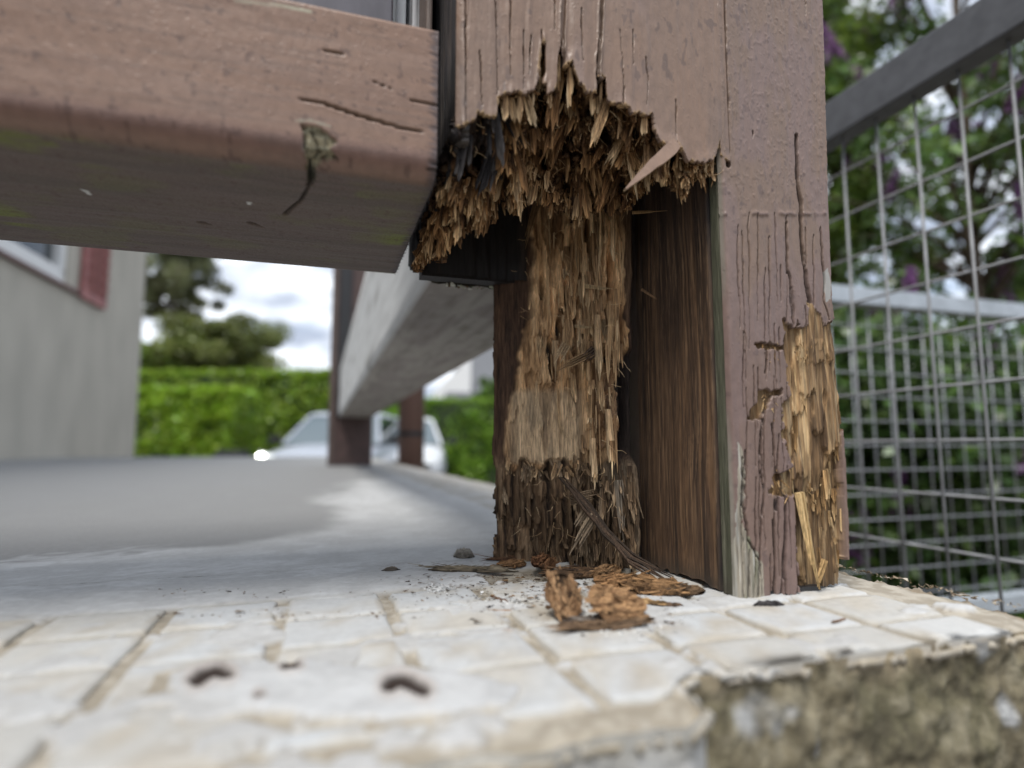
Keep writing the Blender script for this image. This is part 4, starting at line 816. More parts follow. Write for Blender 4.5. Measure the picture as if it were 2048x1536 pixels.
spk = sstep(.74, .78, fbm(UU * 380, (ZZ + DD) * 380, 2, 209)); c = mixc(c, spk * .6, (0.09, 0.05, 0.04)); c = mixc(c, sstep(.52, .70, fbm(UU * 5, (ZZ + DD) * 90, 4, 212)) * .22 * (1 - under), (0.31, 0.215, 0.17)); c = mixc(c, sstep(.60, .70, fbm(UU * 30, (ZZ + DD) * 700, 4, 214)) * .25, (0.12, 0.085, 0.07))
cr_b = [([(590, 195), (650, 208), (720, 232), (800, 255), (868, 268), (900, 270)], 3.4), ([(820, 200), (860, 208), (890, 212)], 2.2), ([(645, 100), (690, 107)], 1.8), ([(640, 78), (660, 84)], 1.6), ([(740, 160), (790, 180)], 1.2), ([(845, 320), (890, 330)], 2.5), ([(848, 338), (885, 345)], 2), ([(620, 258), (640, 300), (624, 325)], 2.4), ([(655, 285), (628, 322)], 2.2), ([(676, 320), (632, 322)], 2.4), ([(620, 325), (622, 365), (600, 405), (570, 430)], 4.4), ([(604, 250), (610, 300), (618, 330)], 2.0), ([(395, 445), (420, 450)], 3), ([(495, 445), (525, 455)], 3)]
cm = crackset(PX, PY, cr_b, 1.5) * vis
KN = [(604, 252), (618, 250), (640, 255), (660, 272), (674, 282), (662, 298), (674, 320), (640, 328), (632, 352), (628, 372), (616, 370), (614, 330), (606, 300)]
kn = inside(PX + (g2 - .5) * 10, PY + (g - .5) * 8, KN) & vis
kc = np.zeros(UU.shape + (3,)) + np.array([0.17, 0.145, 0.09]); kc = mixc(kc, sstep(.5, .65, fbm(PX * .02, PY * .2, 4, 211)), (0.25, 0.235, 0.165)); kc = mixc(kc, sstep(330, 350, PY), (0.035, 0.035, 0.02))
c = np.where(kn[..., None], kc, c)
pl = pdist(PX, PY, [(592, 241), (620, 240), (660, 252)])[0]; c = mixc(c, sstep(3.5, 2, pl) * .8 * vis, (0.33, 0.29, 0.22))
pt_ = pdist(PX, PY, [(470, 0), (545, 8), (620, 22)])[0]; c = mixc(c, sstep(5, 2, pt_) * sstep(.4, .6, g2) * vis, (0.36, 0.32, 0.23))
endf = sstep(BU1 - .0042, BU1 - .0006, UU + (vn(UU * 0, (ZZ + DD) * 900, 5) - .5) * .004); c = mixc(c, endf * .75, (0.075, 0.06, 0.065))
drop = inside(PX, PY, [(162, 378), (176, 382), (184, 391), (174, 390)]) | inside(PX, PY, [(495, 407), (503, 407), (503, 412), (496, 412)]); c = np.where((drop & vis)[..., None], np.array([.6, .6, .58]), c)
c = mixc(c, cm * .9, (0.02, 0.016, 0.012)); pm = (1 - cm) * (1 - kn) * (1 - .5 * under)
dep = cm * .0028 + kn * (.0012 + (fbm(PX * .03, PY * .15, 3, 213) - .5) * .0015) - (g - .5) * .00022 * (1 + 2 * under) - (bigb - .5) * .0012 + endf * (vn(UU * 0 + 1, (ZZ + DD) * 800, 6)) * .0006
fn = np.clip((ZZ - BZ0) / .01, 0, 1); DD2 = DD + dep * (DD < .06) * np.where(DD < .012, fn, 0); ZZ2 = ZZ + dep * np.where(DD > .001, 1 - fn, 0) * (DD < BD - .001)
beam_off = np.array([-0.6, 0, BZ0]); Vb = np.stack([UU, DD2, ZZ2], -1) - beam_off
ni, nj = UU.shape; idx = np.arange(ni * nj).reshape(ni, nj); nx = np.roll(idx, -1, 1)
q = np.stack([idx[:-1], idx[1:], nx[1:], nx[:-1]], -1).reshape(-1, 4)
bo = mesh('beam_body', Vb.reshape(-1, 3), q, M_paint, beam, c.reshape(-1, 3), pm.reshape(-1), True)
# sawn end, fuzzy
ce = np.mean(Vb[-1], 0); Ve = np.vstack([Vb[-1], ce]); F = [(i, (i + 1) % nj, nj) for i in range(nj)]
o = mesh('sawn_end', Ve, F, M_dark, beam, np.tile((0.03, 0.026, 0.028), (len(Ve), 1))); mb = MB()
for i in range(500):
    j = R.randrange(0, 215) if R.random() < .9 else R.randrange(nj); p = Vb[-1, min(j, nj - 1)]; jj = R.uniform(-.0006, .0006)
    fibre_bundle(mb, (p[0] - .0004, p[1] + .0003, p[2] + jj), (1, 0, R.uniform(-.4, .4)), (0, -1, 0), R.uniform(.0006, .0022), .0002, .0002, (0.05, 0.045, 0.05), (0.03, 0.03, 0.03), R, k=1, tilt=0)
o = mb.build('saw_fuzz', M_dark, beam); o['kind'] = 'stuff'

# --- infill above the beam
V_ = lambda u, d, z: world(u, d, z)
def upright(name, u0, u1, d0, d1, z0, z1, mat, label, cat, group=None, c=None, paint=None):
    e = empty(name, world((u0 + u1) / 2, (d0 + d1) / 2, z0), TH); tag(e, label, cat, group)
    w_, dd = (u1 - u0) / 2, (d1 - d0) / 2
    box('board', (-w_, w_, -dd, dd, 0, z1 - z0), mat, e, bevel=.0012, c=c, paint=paint); return e
def u_at(px, d, z=.255):   # u of a pixel column on a plane d at height near z
    lo_, hi_ = -1.0, .2
    for _ in range(40):
        m = (lo_ + hi_) / 2
        if proj(m, d, z)[0] < px: lo_ = m
        else: hi_ = m
    return lo_
d = .060; zi = BZ1 + .0005
M_wwood = vc_mat('weathered_white_wood', rough=0.7, scl=(420, 420, 14), lo=0.1, hi=2.0, bump=0.5, spec=.3)
upright('infill_panel', u_at(440, d) - .5, u_at(783, d), d, d + .012, zi, .62, M_greypaint, 'purple grey infill board above the left beam', 'panel')
upright('white_batten', u_at(789, d + .01), u_at(811, d + .01), d + .014, d + .034, zi, .62, M_white, 'clean white batten beside the grey infill board', 'batten')
upright('weathered_batten', u_at(824, d), u_at(850, d), d + .004, d + .03, zi, .62, M_wwood, 'weathered white batten with peeling paint beside the post', 'batten', c=(.34, .34, .35))
upright('dark_batten', u_at(811, d + .03), u_at(826, d + .03), d + .036, d + .05, zi, .62, M_dark, 'narrow dark batten between the two white ones', 'batten', c=(.03, .028, .026))
upright('brown_batten', u_at(851, d - .02), u_at(864, d - .02), d - .02, d + .02, zi, .62, M_dark, 'thin brown batten closest to the rotten post', 'batten', c=(.13, .10, .085))

# =================================================================== SECOND BEAM AND FAR POST
Z2 = 0.1745
b2 = empty('timber_beam', world(-0.065, 0.1345, Z2), TH); tag(b2, 'grey weathered beam running back from behind the rotten post', 'beam')
ls = np.concatenate([np.linspace(0, .3, 60)[:-1], np.linspace(.3, 1.866, 60)]); pr = []
for t in np.linspace(0, 1, 14): pr.append((-.0585, .172 - .168 * t, 0))
for t in np.linspace(0, 1, 26): pr.append((-.0545 + .107 * t, 0, 1))
for t in np.linspace(0, 1, 6): pr.append((.0565, .003 + .168 * t, 2))
pr += [(.02, .173, 3), (-.02, .173, 3)]
pr = np.array(pr); UU = np.repeat(pr[None, :, 0], len(ls), 0); ZZ = np.repeat(pr[None, :, 1], len(ls), 0); K = np.repeat(pr[None, :, 2], len(ls), 0); DD = np.repeat(ls[:, None], len(pr), 1)
n = fbm(UU * 40, DD * 14, 5, 221); n2 = fbm((UU + ZZ) * 200, DD * 10, 4, 223)
c = np.zeros(UU.shape + (3,)) + np.array([0.33, 0.305, 0.275]); c = mixc(c, sstep(.45, .62, n) * .7, (0.23, 0.20, 0.185)); c = mixc(c, sstep(.35, .2, n) * .5, (0.12, 0.115, 0.08)); c = mixc(c, sstep(.56, .66, n2) * .3, (0.10, 0.09, 0.07))
c = mixc(c, sstep(.016, .0, DD + (n2 - .5) * .02) * .5 * sstep(.5, .6, n2), (0.42, 0.42, 0.36))
cw = np.zeros(UU.shape + (3,)) + np.array([0.70, 0.72, 0.74]); cw = mixc(cw, sstep(.6, .7, n2) * .6, (0.2, 0.195, 0.19)); cw = mixc(cw, sstep(.12, .17, ZZ) * .3, (.3, .3, .3)); c = np.where((K == 0)[..., None], cw, c)
DD = DD + np.where(DD < .001, (vn(UU * 200, UU * 0, 7) - .3) * .006, 0)
q_ = np.stack([UU, DD, ZZ + (n - .5) * .0003], -1); ni, nj = UU.shape; idx = np.arange(ni * nj).reshape(ni, nj); nx = np.roll(idx, -1, 1)
mesh('beam_body', q_.reshape(-1, 3), np.stack([idx[:-1], idx[1:], nx[1:], nx[:-1]], -1).reshape(-1, 4), vc_mat('weathered_grey_wood', .8, (90, 12, 90), lo=.86, hi=1.12, bump=.2, bdist=.0006), b2, c.reshape(-1, 3), None, False)
ce = q_[0].mean(0); mesh('beam_end', np.vstack([q_[0], ce]), [(i, (i + 1) % nj, nj) for i in range(nj)], M_dark, b2, np.tile((.05, .045, .035), (nj + 1, 1)))
mb = MB()
for i in range(60):
    u = R.uniform(-.05, .03); c0 = R.choice([(.35, .36, .28), (.45, .45, .4), (.05, .045, .04), (.14, .09, .05), (.28, .31, .16)])
    fibre_bundle(mb, (u, -.002 + R.uniform(0, .006), R.uniform(-.001, .001)), (R.gauss(0, 1), R.gauss(0, .6), -.4), (0, -1, -1), R.uniform(.001, .004), R.uniform(.0008, .003), .0008, c0, c0, R, k=1, tilt=0)
o = mb.build('flaking_paint', M_rot, b2); o['kind'] = 'stuff'
def far_post():
    e = empty('timber_post', world(-0.077, 2.02, 0), TH); tag(e, 'distant brown square timber post at the far end of the grey beam', 'post')
    hw = .0735
    box('post_body', (-hw, hw, -.012, .13, .0, 1.3), flat_mat('dark_brown_timber', (.075, .045, .04), .6, nscale=30, amt=.3), e, bevel=.004)
    box('corner_board', (-hw - .008, -hw + .012, -.018, .02, .002, 1.3), flat_mat('dusty_brown', (.11, .08, .07), .7, nscale=20), e, bevel=.002)
    box('dark_board', (-hw + .0185, -hw + .060, -.020, -.0125, .178, 1.3), M_black, e, bevel=.001)
    box('post_shoe', (-hw - .004, hw + .004, -.022, .134, -.001, .004), M_steel_dark, e)
far_post()
e = empty('round_post', world(.115, 2.62, GZ), 0); tag(e, 'round brown pipe post with a dark collar, beyond the far post', 'pipe')
e.location = gnd(822, 1000, -.05); X_ = (822 - 1024) / 1206.5 * 2.55; e.location = (X_, 2.55, GZ)
mb = MB(); mb.tube([(0, 0, 0), (0, 0, 3.2)], .055, 28); mb.build('pipe', M_brown, e, True)
mb = MB(); zc = CAMH + (893 - 868) / 1206.5 * 2.55 - GZ; mb.tube([(0, 0, zc - .01), (0, 0, zc + .01)], .0585, 28); mb.build('collar', M_black, e, False)

# =================================================================== HOUSE ON THE LEFT
HD = Vector((-.235, 1, 0)).normalized(); HC = Vector((-0.6262 * 5, 5, GZ)); hang = math.atan2(-HD.x, HD.y)
house = empty('house', HC, hang); tag(house, 'grey rendered house wall with a white window, on the left', 'house')
# local: +y away from camera along the wall, origin at far corner; -x is into the house
HL, HH = 7.0, 4.6
def hy(px):  # local y on the wall for a pixel column
    r = (px - 1024) / 1206.5; s = (r * HC.y - HC.x) / (-HD.x + r * HD.y) * 1.0; return -s if s > 0 else -s
wy0, wy1 = hy(-500), hy(108); 
def hz(px, py): s = -hy(px); Y = HC.y - s * HD.y; return CAMH + (893 - py) / 1206.5 * Y - GZ
sill_z = hz(140, 582); shy0, shy1 = hy(132), hy(184); sh_z = hz(180, 612)
mb = MB(); mb.box(-.34, 0, wy1, 0, 0, HH); mb.box(-.34, 0, wy0, wy1, 0, sill_z); mb.box(-.34, 0, wy0, wy1, sill_z + 1.25, HH); mb.box(-.34, 0, -HL, wy0, 0, HH); mb.box(-6, -.34, -.3, 0, 0, HH); mb.box(-6, -.345, -HL, -HL + .3, 0, HH)
mb.build('wall', M_render, house)
mb = MB(); V = [(.35, -HL - .3, HH - .1), (.35, .35, HH - .1), (-3, .35, HH + 1.7), (-3, -HL - .3, HH + 1.7), (-6.4, .35, HH - .1), (-6.4, -HL - .3, HH - .1)]; V += [(x, y, z + .12) for x, y, z in V]
mb.add(V, [(0, 1, 2, 3), (3, 2, 4, 5), (6, 9, 8, 7), (9, 11, 10, 8), (0, 6, 7, 1), (1, 7, 8, 2), (2, 8, 10, 4), (4, 10, 11, 5), (0, 3, 9, 6), (3, 5, 11, 9)]); mb.build('roof', M_roof, house)
wf = MB(); y0, y1, z0, z1 = wy0, wy1, sill_z, sill_z + 1.25; fx0, fx1 = -.09, -.015
wf.box(fx0, fx1, y0, y1, z0, z0 + .10); wf.box(fx0, fx1, y0, y1, z1 - .07, z1); wf.box(fx0, fx1, y1 - .07, y1, z0 + .075, z1 - .07); wf.box(fx0, fx1, y0, y0 + .07, z0 + .075, z1 - .07); wf.box(fx0 + .005, fx1 - .005, (y0 + y1) / 2 - .03, (y0 + y1) / 2 + .03, z0 + .075, z1 - .07)
win = wf.build('window', M_frame, house)
gl = mesh('pane', [(fx0 + .03, y0 + .07, z0 + .075), (fx0 + .03, y1 - .07, z0 + .075), (fx0 + .03, y1 - .07, z1 - .07), (fx0 + .03, y0 + .07, z1 - .07)], [(0, 1, 2, 3)], M_glass, win)
box('sill', (-.06, .03, wy0 - .05, shy0 - .01, sill_z - .024, sill_z - .002), flat_mat('brown_sill', (.16, .085, .075), .6), win)
sh = empty('shutter', (0, 0, 0), 0, house)
box('shutter_frame', (.005, .03, shy0, shy0 + .05, sh_z, sh_z + 1.35), M_red, sh)
box('shutter_frame', (.005, .03, shy1 - .03, shy1, sh_z, sh_z + 1.35), M_red, sh); box('shutter_frame', (.005, .03, shy0 + .05, shy1 - .03, sh_z, sh_z + .06), M_red, sh)
sm = None
for k in range(14):
    zz = sh_z + .075 + k * .09; V, F = box_vf(-.006, .006, shy0 + .045, shy1 - .025, -.045, .045); rt = Matrix.Rotation(.5, 3, 'Y')
    V = [tuple(rt @ Vector(v) + Vector((.022, 0, zz + .03))) for v in V]
    if sm is None: so_ = mesh('slat', V, F, M_red, sh); sm = so_; z00 = zz
    else: so_ = sm.copy(); col.objects.link(so_); so_.parent = sh; so_.location = (0, 0, zz - z00)

# =================================================================== FOLIAGE
def leaves(P, size, colr, nrm_up=.3, aspect=1.7, rs=rng):
    n = len(P); a = rs.normal(size=(n, 3)); a /= np.linalg.norm(a, axis=1)[:, None]; b = rs.normal(size=(n, 3)); b[:, 2] += nrm_up
    t = np.cross(a, b); t /= np.linalg.norm(t, axis=1)[:, None] + 1e-9; s = size * rs.uniform(.6, 1.3, (n, 1)); w_ = s / aspect
    V = np.stack([P - a * s, P + t * w_, P + a * s, P - t * w_], 1).reshape(-1, 3); F = np.arange(n * 4).reshape(n, 4)
    return V, F, np.repeat(colr, 4, 0)
def leafcol(n, base, var=.35, hot=None, ph=.15):
    base = np.array(base); c = base * rng.uniform(1 - var, 1 + var, (n, 1)) * rng.uniform(.9, 1.1, (n, 3))
    if hot is not None: m = rng.random(n) < ph; c[m] = np.array(hot) * rng.uniform(.8, 1.2, (m.sum(), 1))
    return c
def hedge(x0, x1, y0, y1, zt, label, base, hot, n, size=.045):
    e = empty('hedge', ((x0 + x1) / 2, (y0 + y1) / 2, GZ), 0); tag(e, label, 'hedge')
    w_, d_ = (x1 - x0) / 2, (y1 - y0) / 2; h_ = zt - GZ
    box('foliage_mass', (-w_ * .97, w_ * .97, -d_ * .8, d_ * .8, 0, h_ * .955), flat_mat('hedge_inside', (.022, .04, .01), .95, nscale=9, amt=.6, bump=.5, bdist=.05), e)
    P = np.stack([rng.uniform(-w_, w_, n), rng.uniform(-d_, -d_ * .72, n), rng.uniform(0, h_, n)], -1)
    k = rng.random(n); top = k < .25; P[top, 1] = rng.uniform(-d_, d_, top.sum()); P[top, 2] = h_ * rng.uniform(.95, 1.0, top.sum()) + rng.normal(0, .03, top.sum())
    sd_ = (k > .25) & (k < .45); P[sd_, 0] = np.where(rng.random(sd_.sum()) < .5, -w_, w_) * rng.uniform(.95, 1.0, sd_.sum()); P[sd_, 1] = rng.uniform(-d_, d_, sd_.sum())
    P[:, 1] += (fbm(P[:, 0] * 2.2, P[:, 2] * 2.2, 3, 231) - .5) * .35
    lum = .65 + .7 * fbm(P[:, 0] * 1.6, P[:, 2] * 1.6, 4, 233); c = leafcol(n, base, .3, hot, .2) * lum[:, None]
    V, F, C = leaves(P, size, c); mesh('foliage', V, F, M_leaf, e, C)
def X(px, Y): return (px - 1024) / 1206.5 * Y
def ZY(py, Y): return CAMH + (893 - py) / 1206.5 * Y
hedge(X(150, 10.5), X(462, 10.5), 10.5, 11.6, ZY(775, 10.5), 'lower bright green clipped hedge block beside the house', (.23, .38, .022), (.42, .55, .06), 26000)
hedge(X(120, 14), X(690, 14), 14, 15.2, ZY(738, 14), 'tall bright green hedge across the back, behind the silver car', (.21, .34, .024), (.40, .52, .06), 34000)
hedge(X(640, 14.4), X(1260, 14.4), 14.4, 15.4, ZY(797, 14.4), 'bright green hedge in the gap just left of the rotten post', (.16, .31, .022), (.32, .47, .06), 34000)
def limb_tree(name, label, cat, x, y, h, spread, z_low, base, nleaf, size, seed, hot=None, lean=0, trunk_r=.12, clumps=26, flat=.5, csize=.22, group=None):
    r = random.Random(seed); g = np.random.default_rng(seed); e = empty(name, (x, y, GZ)); tag(e, label, cat, group)
    mb = MB(); top = Vector((lean, 0, h * .92)); mb.tube([(0, 0, 0), (lean * .2, .02, h * .35), (lean * .6, -.02, h * .65), tuple(top)], [trunk_r, trunk_r * .8, trunk_r * .5, trunk_r * .15], 9)
    cs = []
    for i in range(clumps):
        f = r.uniform(z_low / h, .97); an = r.uniform(0, 2 * PI); rad = spread * r.uniform(.35, 1) * (1 - .45 * (f - z_low / h)); st = Vector((lean * f, 0, h * f * .8)); en = Vector((lean * f + math.cos(an) * rad, math.sin(an) * rad, h * f + r.uniform(0, .25) * spread * .4))
        mid = (st + en) / 2 + Vector((0, 0, .08 * spread)); mb.tube([tuple(st), tuple(mid), tuple(en)], [trunk_r * .3, trunk_r * .18, trunk_r * .05], 5); cs.append((en, spread * csize * r.uniform(.7, 1.4))); cs.append((mid, spread * csize * .8))
    mb.build('trunk', M_bark, e, True)
    per = nleaf // len(cs); Ps = []; Ls = []
    for c_, s in cs:
        q = g.normal(size=(per, 3)); q /= np.linalg.norm(q, axis=1)[:, None] + 1e-9; q *= (g.random((per, 1)) ** .45) * s; q[:, 2] *= flat; Ps.append(np.array(c_) + q); Ls.append(np.full(per, r.uniform(.65, 1.35)))
    P = np.concatenate(Ps); c = leafcol(len(P), base, .35, hot, .12) * np.concatenate(Ls)[:, None]
    V, F, C = leaves(P, size, c, rs=g); mesh('crown', V, F, M_leaf, e, C); return e, cs
# trees beyond the hedge, left
limb_tree('pine_tree', 'sparse dark pine with sky showing through, right of the house', 'tree', X(330, 24), 24, ZY(380, 24) - GZ, 2.3, ZY(600, 24) - GZ, (.17, .185, .085), 34000, .07, 5, clumps=60, flat=.8, csize=.19, trunk_r=.10)
limb_tree('broad_tree', 'wide olive green tree standing low above the hedge', 'tree', X(430, 20), 20, ZY(640, 20) - GZ, 2.0, ZY(745, 20) - GZ, (.19, .22, .06), 42000, .07, 6, clumps=40, flat=.6, csize=.28, hot=(.12, .15, .04), trunk_r=.2)
limb_tree('broad_tree', 'yellow green bushy tree between the house and the olive green tree', 'tree', X(310, 19), 19, ZY(668, 19) - GZ, 1.3, ZY(760, 19) - GZ, (.19, .27, .04), 22000, .06, 8, clumps=26, flat=.8, csize=.36, trunk_r=.15)
limb_tree('small_tree', 'small green tree top right of the grey roofed house', 'tree', X(985, 18), 18, ZY(755, 18) - GZ, .55, ZY(800, 18) - GZ, (.11, .2, .03), 6000, .05, 9, clumps=12, flat=.9, csize=.4, trunk_r=.08)
# far house, grey roof and white gable
fh = empty('house', (X(905, 40), 40, GZ), .25); tag(fh, 'distant house with a grey roof and white gable above the hedge', 'house')
eH = ZY(795, 40) - GZ; rH = ZY(700, 40) - GZ; mb = MB(); mb.box(-1.6, 7, 0, 8, 0, eH); mb.build('wall', M_frame, fh)
mesh('gable', [(-1.6, -.02, eH), (1.2, -.02, eH), (1.2, -.02, rH - .3)], [(0, 1, 2)], M_frame, fh)
mb = MB(); mb.add([(-.6, -.3, eH - .1), (7.3, -.3, eH - .1), (7.3, 4, rH + 1.2), (1.4, 4, rH + 1.2), (-.6, -.3, eH + .1), (7.3, -.3, eH + .1), (7.3, 4, rH + 1.4), (1.4, 4, rH + 1.4)], [(0, 3, 2, 1), (4, 5, 6, 7), (0, 1, 5, 4), (1, 2, 6, 5), (2, 3, 7, 6), (3, 0, 4, 7)]); mb.build('roof', M_roof, fh)
box('window', (2.2, 3.4, -.03, .02, eH - 2.0, eH - .8), M_glass, fh)

# =================================================================== CARS
def car(x, y, rz, paint, label, lit):
    e = empty('parked_car', (x, y, GZ + .14), rz); tag(e, label, 'car')
    # local: -y is the front of the car
    W, LN = .90, 4.3
    st = [(-2.15, .62, .35, .62), (-2.10, .80, .30, .74), (-1.85, .88, .28, .84), (-1.2, .90, .26, .93), (-.85, .90, .26, .98), (0, .90, .26, 1.0), (1.2, .90, .26, 1.02), (1.9, .88, .30, 1.03), (2.15, .78, .40, .95)]
    V = []; F = []; pr = [(-1, .0), (-1.0, .35), (-.99, .7), (-.93, .92), (-.75, .985), (0, 1.02), (.75, .985), (.93, .92), (.99, .7), (1.0, .35), (1, .0)]; n_ = len(pr)
    for yy, w_, z0, z1 in st:
        for a, b in pr: V.append((a * w_, yy, z0 + (z1 - z0) * b))
    for i in range(len(st) - 1):
        for k in range(n_ - 1): F.append((i * n_ + k, i * n_ + k + 1, (i + 1) * n_ + k + 1, (i + 1) * n_ + k))
        F.append((i * n_ + n_ - 1, i * n_, (i + 1) * n_, (i + 1) * n_ + n_ - 1))
    F.append(tuple(range(n_))); F.append(tuple((len(st) - 1) * n_ + k for k in range(n_))[::-1])
    bo = mesh('body', V, F, paint, e, None, None, True); md = bo.modifiers.new('s', 'SUBSURF'); md.levels = md.render_levels = 1
    cab = [(-.95, .80, .95, .82, .99), (-.15, .62, 1.48, .84, 1.0), (1.3, .62, 1.50, .84, 1.02), (2.0, .66, 1.05, .82, 1.02)]
    def cw(yy, t):   # half width and height on the glasshouse, t 0 belt .. 1 roof
        return 0
    roofV = [(-.60, -.22, 1.475), (.60, -.22, 1.475), (.61, 1.35, 1.49), (-.61, 1.35, 1.49)]; beltV = [(-.80, -1.02, .95), (.80, -1.02, .95), (.83, 2.02, 1.0), (-.83, 2.02, 1.0)]
    V = beltV + roofV; V += [(x_, y_, z_ + .045) for x_, y_, z_ in roofV]
    mesh('roof', [(-.63, -.28, 1.46), (.63, -.28, 1.46), (.64, 1.42, 1.475), (-.64, 1.42, 1.475), (-.54, -.12, 1.53), (.54, -.12, 1.53), (.55, 1.3, 1.54), (-.55, 1.3, 1.54)], [(0, 3, 2, 1), (4, 5, 6, 7), (0, 1, 5, 4), (1, 2, 6, 5), (2, 3, 7, 6), (3, 0, 4, 7)], paint, e)
    def pane(nm, q, th=.0): return mesh(nm, q, [(0, 1, 2, 3)], M_glassc, e)
    mesh('windscreen', [beltV[0], beltV[1], roofV[1], roofV[0]], [(0, 1, 2, 3)], M_glassc, e)
    mesh('side_window', [beltV[1], beltV[2], roofV[2], roofV[1]], [(0, 1, 2, 3)], M_glass, e); mesh('side_window', [beltV[3], beltV[0], roofV[0], roofV[3]], [(0, 1, 2, 3)], M_glass, e); mesh('rear_window', [beltV[2], beltV[3], roofV[3], roofV[2]], [(0, 1, 2, 3)], M_glass, e)
    mb = MB()
    for a in range(4): mb = MB(); mb.tube([beltV[a], roofV[a]], .035, 6); mb.build('roof_pillar', paint, e)
    for s in (-1, 1):
        hl = mesh('headlight', [(s * .48, -2.115, .66), (s * .80, -2.0, .66), (s * .84, -1.86, .84), (s * .50, -2.06, .76), (s * .48, -2.03, .62), (s * .80, -1.9, .62), (s * .84, -1.75, .80), (s * .50, -1.95, .74)], [(0, 1, 2, 3), (4, 7, 6, 5), (0, 4, 5, 1), (1, 5, 6, 2), (2, 6, 7, 3), (3, 7, 4, 0)], M_lamp, e)
        if lit and s == -1:
            mb = MB(); mb.tube([(s * .72, -2.10, .745), (s * .72, -2.06, .745)], .055, 16); mb.build('bulb', M_lit, hl)
        mi = MB(); mi.tube([(s * .86, -.78, 1.0), (s * .98, -.80, 1.03)], .022, 6); mi.box(s * 1.03 - .09, s * 1.03 + .09, -.86, -.76, .97, 1.10); mi.build('wing_mirror', M_black, e)
        for yy in (-1.32, 1.38):
            t_ = MB(); t_.tube([(s * .70, yy, .32), (s * .90, yy, .32)], .32, 24); ty = t_.build('tyre', M_black, e); r_ = MB(); r_.tube([(s * .86, yy, .32), (s * .908, yy, .32)], .21, 12); r_.build('rim', M_steel, ty)
    gr = MB(); gr.box(-.42, .42, -2.165, -2.08, .52, .66); gr.build('grille', M_black, e); bu = MB(); bu.box(-.62, .62, -2.17, -2.02, .28, .42); bu.build('bumper_intake', M_black, e)
M_glassc = flat_mat('windscreen_glass', (0.10, 0.13, 0.145), 0.12, amt=0.05, spec=0.9, bump=0)
car(X(655, 9.9), 9.9 + 1.2, .0, M_silver, 'silver parked car with one headlight lit, half hidden by the far post', True)
car(X(790, 12.2), 13.2, .12, M_whitecar, 'white parked car seen between the far post and the round pipe', False)
e = empty('wheelie_bin', (X(466, 9.9), 9.9, GZ), .2); tag(e, 'black bin with a rounded lid standing left of the silver car', 'bin')
ht = ZY(900, 9.9) - GZ; mesh('bin_body', [(-.17, -.2, 0), (.17, -.2, 0), (.17, .2, 0), (-.17, .2, 0), (-.2, -.25, ht - .1), (.2, -.25, ht - .1), (.2, .25, ht - .1), (-.2, .25, ht - .1)], [(0, 3, 2, 1), (4, 5, 6, 7), (0, 1, 5, 4), (1, 2, 6, 5), (2, 3, 7, 6), (3, 0, 4, 7)], M_black, e)
V, F = box_vf(-.22, .22, -.28, .28, ht - .1, ht); V = [(x_ * (.8 if z_ > ht - .05 else 1), y_ * (.8 if z_ > ht - .05 else 1), z_) for x_, y_, z_ in V]; mesh('bin_lid', V, F, flat_mat('dark_lid', (.022, .024, .026), .8, spec=.2), e)

# =================================================================== WIRE MESH PANELS ON THE RIGHT
def mesh_panel(label, origin, rz, length, zlo, zhi, pu, pz, wr, rail, railmat, wiremat, ph=0.0, phz=0.0):
    e = empty('wire_mesh_panel', (*origin, GZ), rz); tag(e, label, 'fence panel'); w0 = None
    zz = lambda z: z - GZ
    n = int(length / pu)
    for k in range(n + 1):
        x_ = ph + k * pu
        if w0 is None:
            m = MB(); m.tube([(0, 0, zz(zlo)), (0, 0, zz(zhi))], wr, 8); w0 = m.build('wire', wiremat, e, True); w0.location = (x_, 0, 0)
        else: c_ = w0.copy(); col.objects.link(c_); c_.parent = e; c_.location = (x_, 0, 0)
    h0 = None; z = phz
    while z < zhi:
        if z > zlo:
            if h0 is None: m = MB(); m.tube([(0, -wr * 1.6, 0), (length, -wr * 1.6, 0)], wr, 8); h0 = m.build('wire', wiremat, e, True); h0.location = (0, 0, zz(z))
            else: c_ = h0.copy(); col.objects.link(c_); c_.parent = e; c_.location = (0, 0, zz(z))
        z += pz
    for z_ in (zlo, zhi): box('rail', (-.02, length + .02, -rail[0] / 2, rail[0] / 2, zz(z_) - (rail[1] if z_ == zlo else 0), zz(z_) + (rail[1] if z_ == zhi else 0)), railmat, e, bevel=.002)
    for x_ in (-.02 - rail[0], length + .02): box('upright', (x_, x_ + rail[0], -rail[0] / 2, rail[0] / 2, 0, zz(zhi) + rail[1]), railmat, e, bevel=.002)
# near panel runs back along B: plane X = .669 - .318 Y
Yn = .42; on = (.669 - .318 * Yn, Yn)
sB = .05; r0 = (1879 - 1024) / 1206.5; Yw = .669 / (r0 + .3184); s_w = (Yw - Yn) / B[1]; ph = s_w % sB
mesh_panel('near wire mesh panel with a thick dark grey top rail, slanting across the picture', on, TH + PI / 2, 1.35, -.28, .470, sB, .0583, .0016, (.03, .052), M_steel_dark, flat_mat('dull_wire', (.21, .215, .225), .55, metal=.15, nscale=40, amt=.35), ph=ph, phz=.0765 - .0583 * 6)
# far panel runs along A
Yf = 1.28; xf = X(1860, Yf); of_ = (xf - A[0] * .75, Yf - A[1] * .75)
mesh_panel('far wire mesh panel with pale galvanised rails, in front of the lilac', of_, TH, 1.9, -.245, .362, .05, .0495, .0016, (.03, .036), flat_mat('pale_galvanised', (.42, .46, .50), .5, metal=.3, nscale=30), M_steel, ph=.0, phz=-.225)

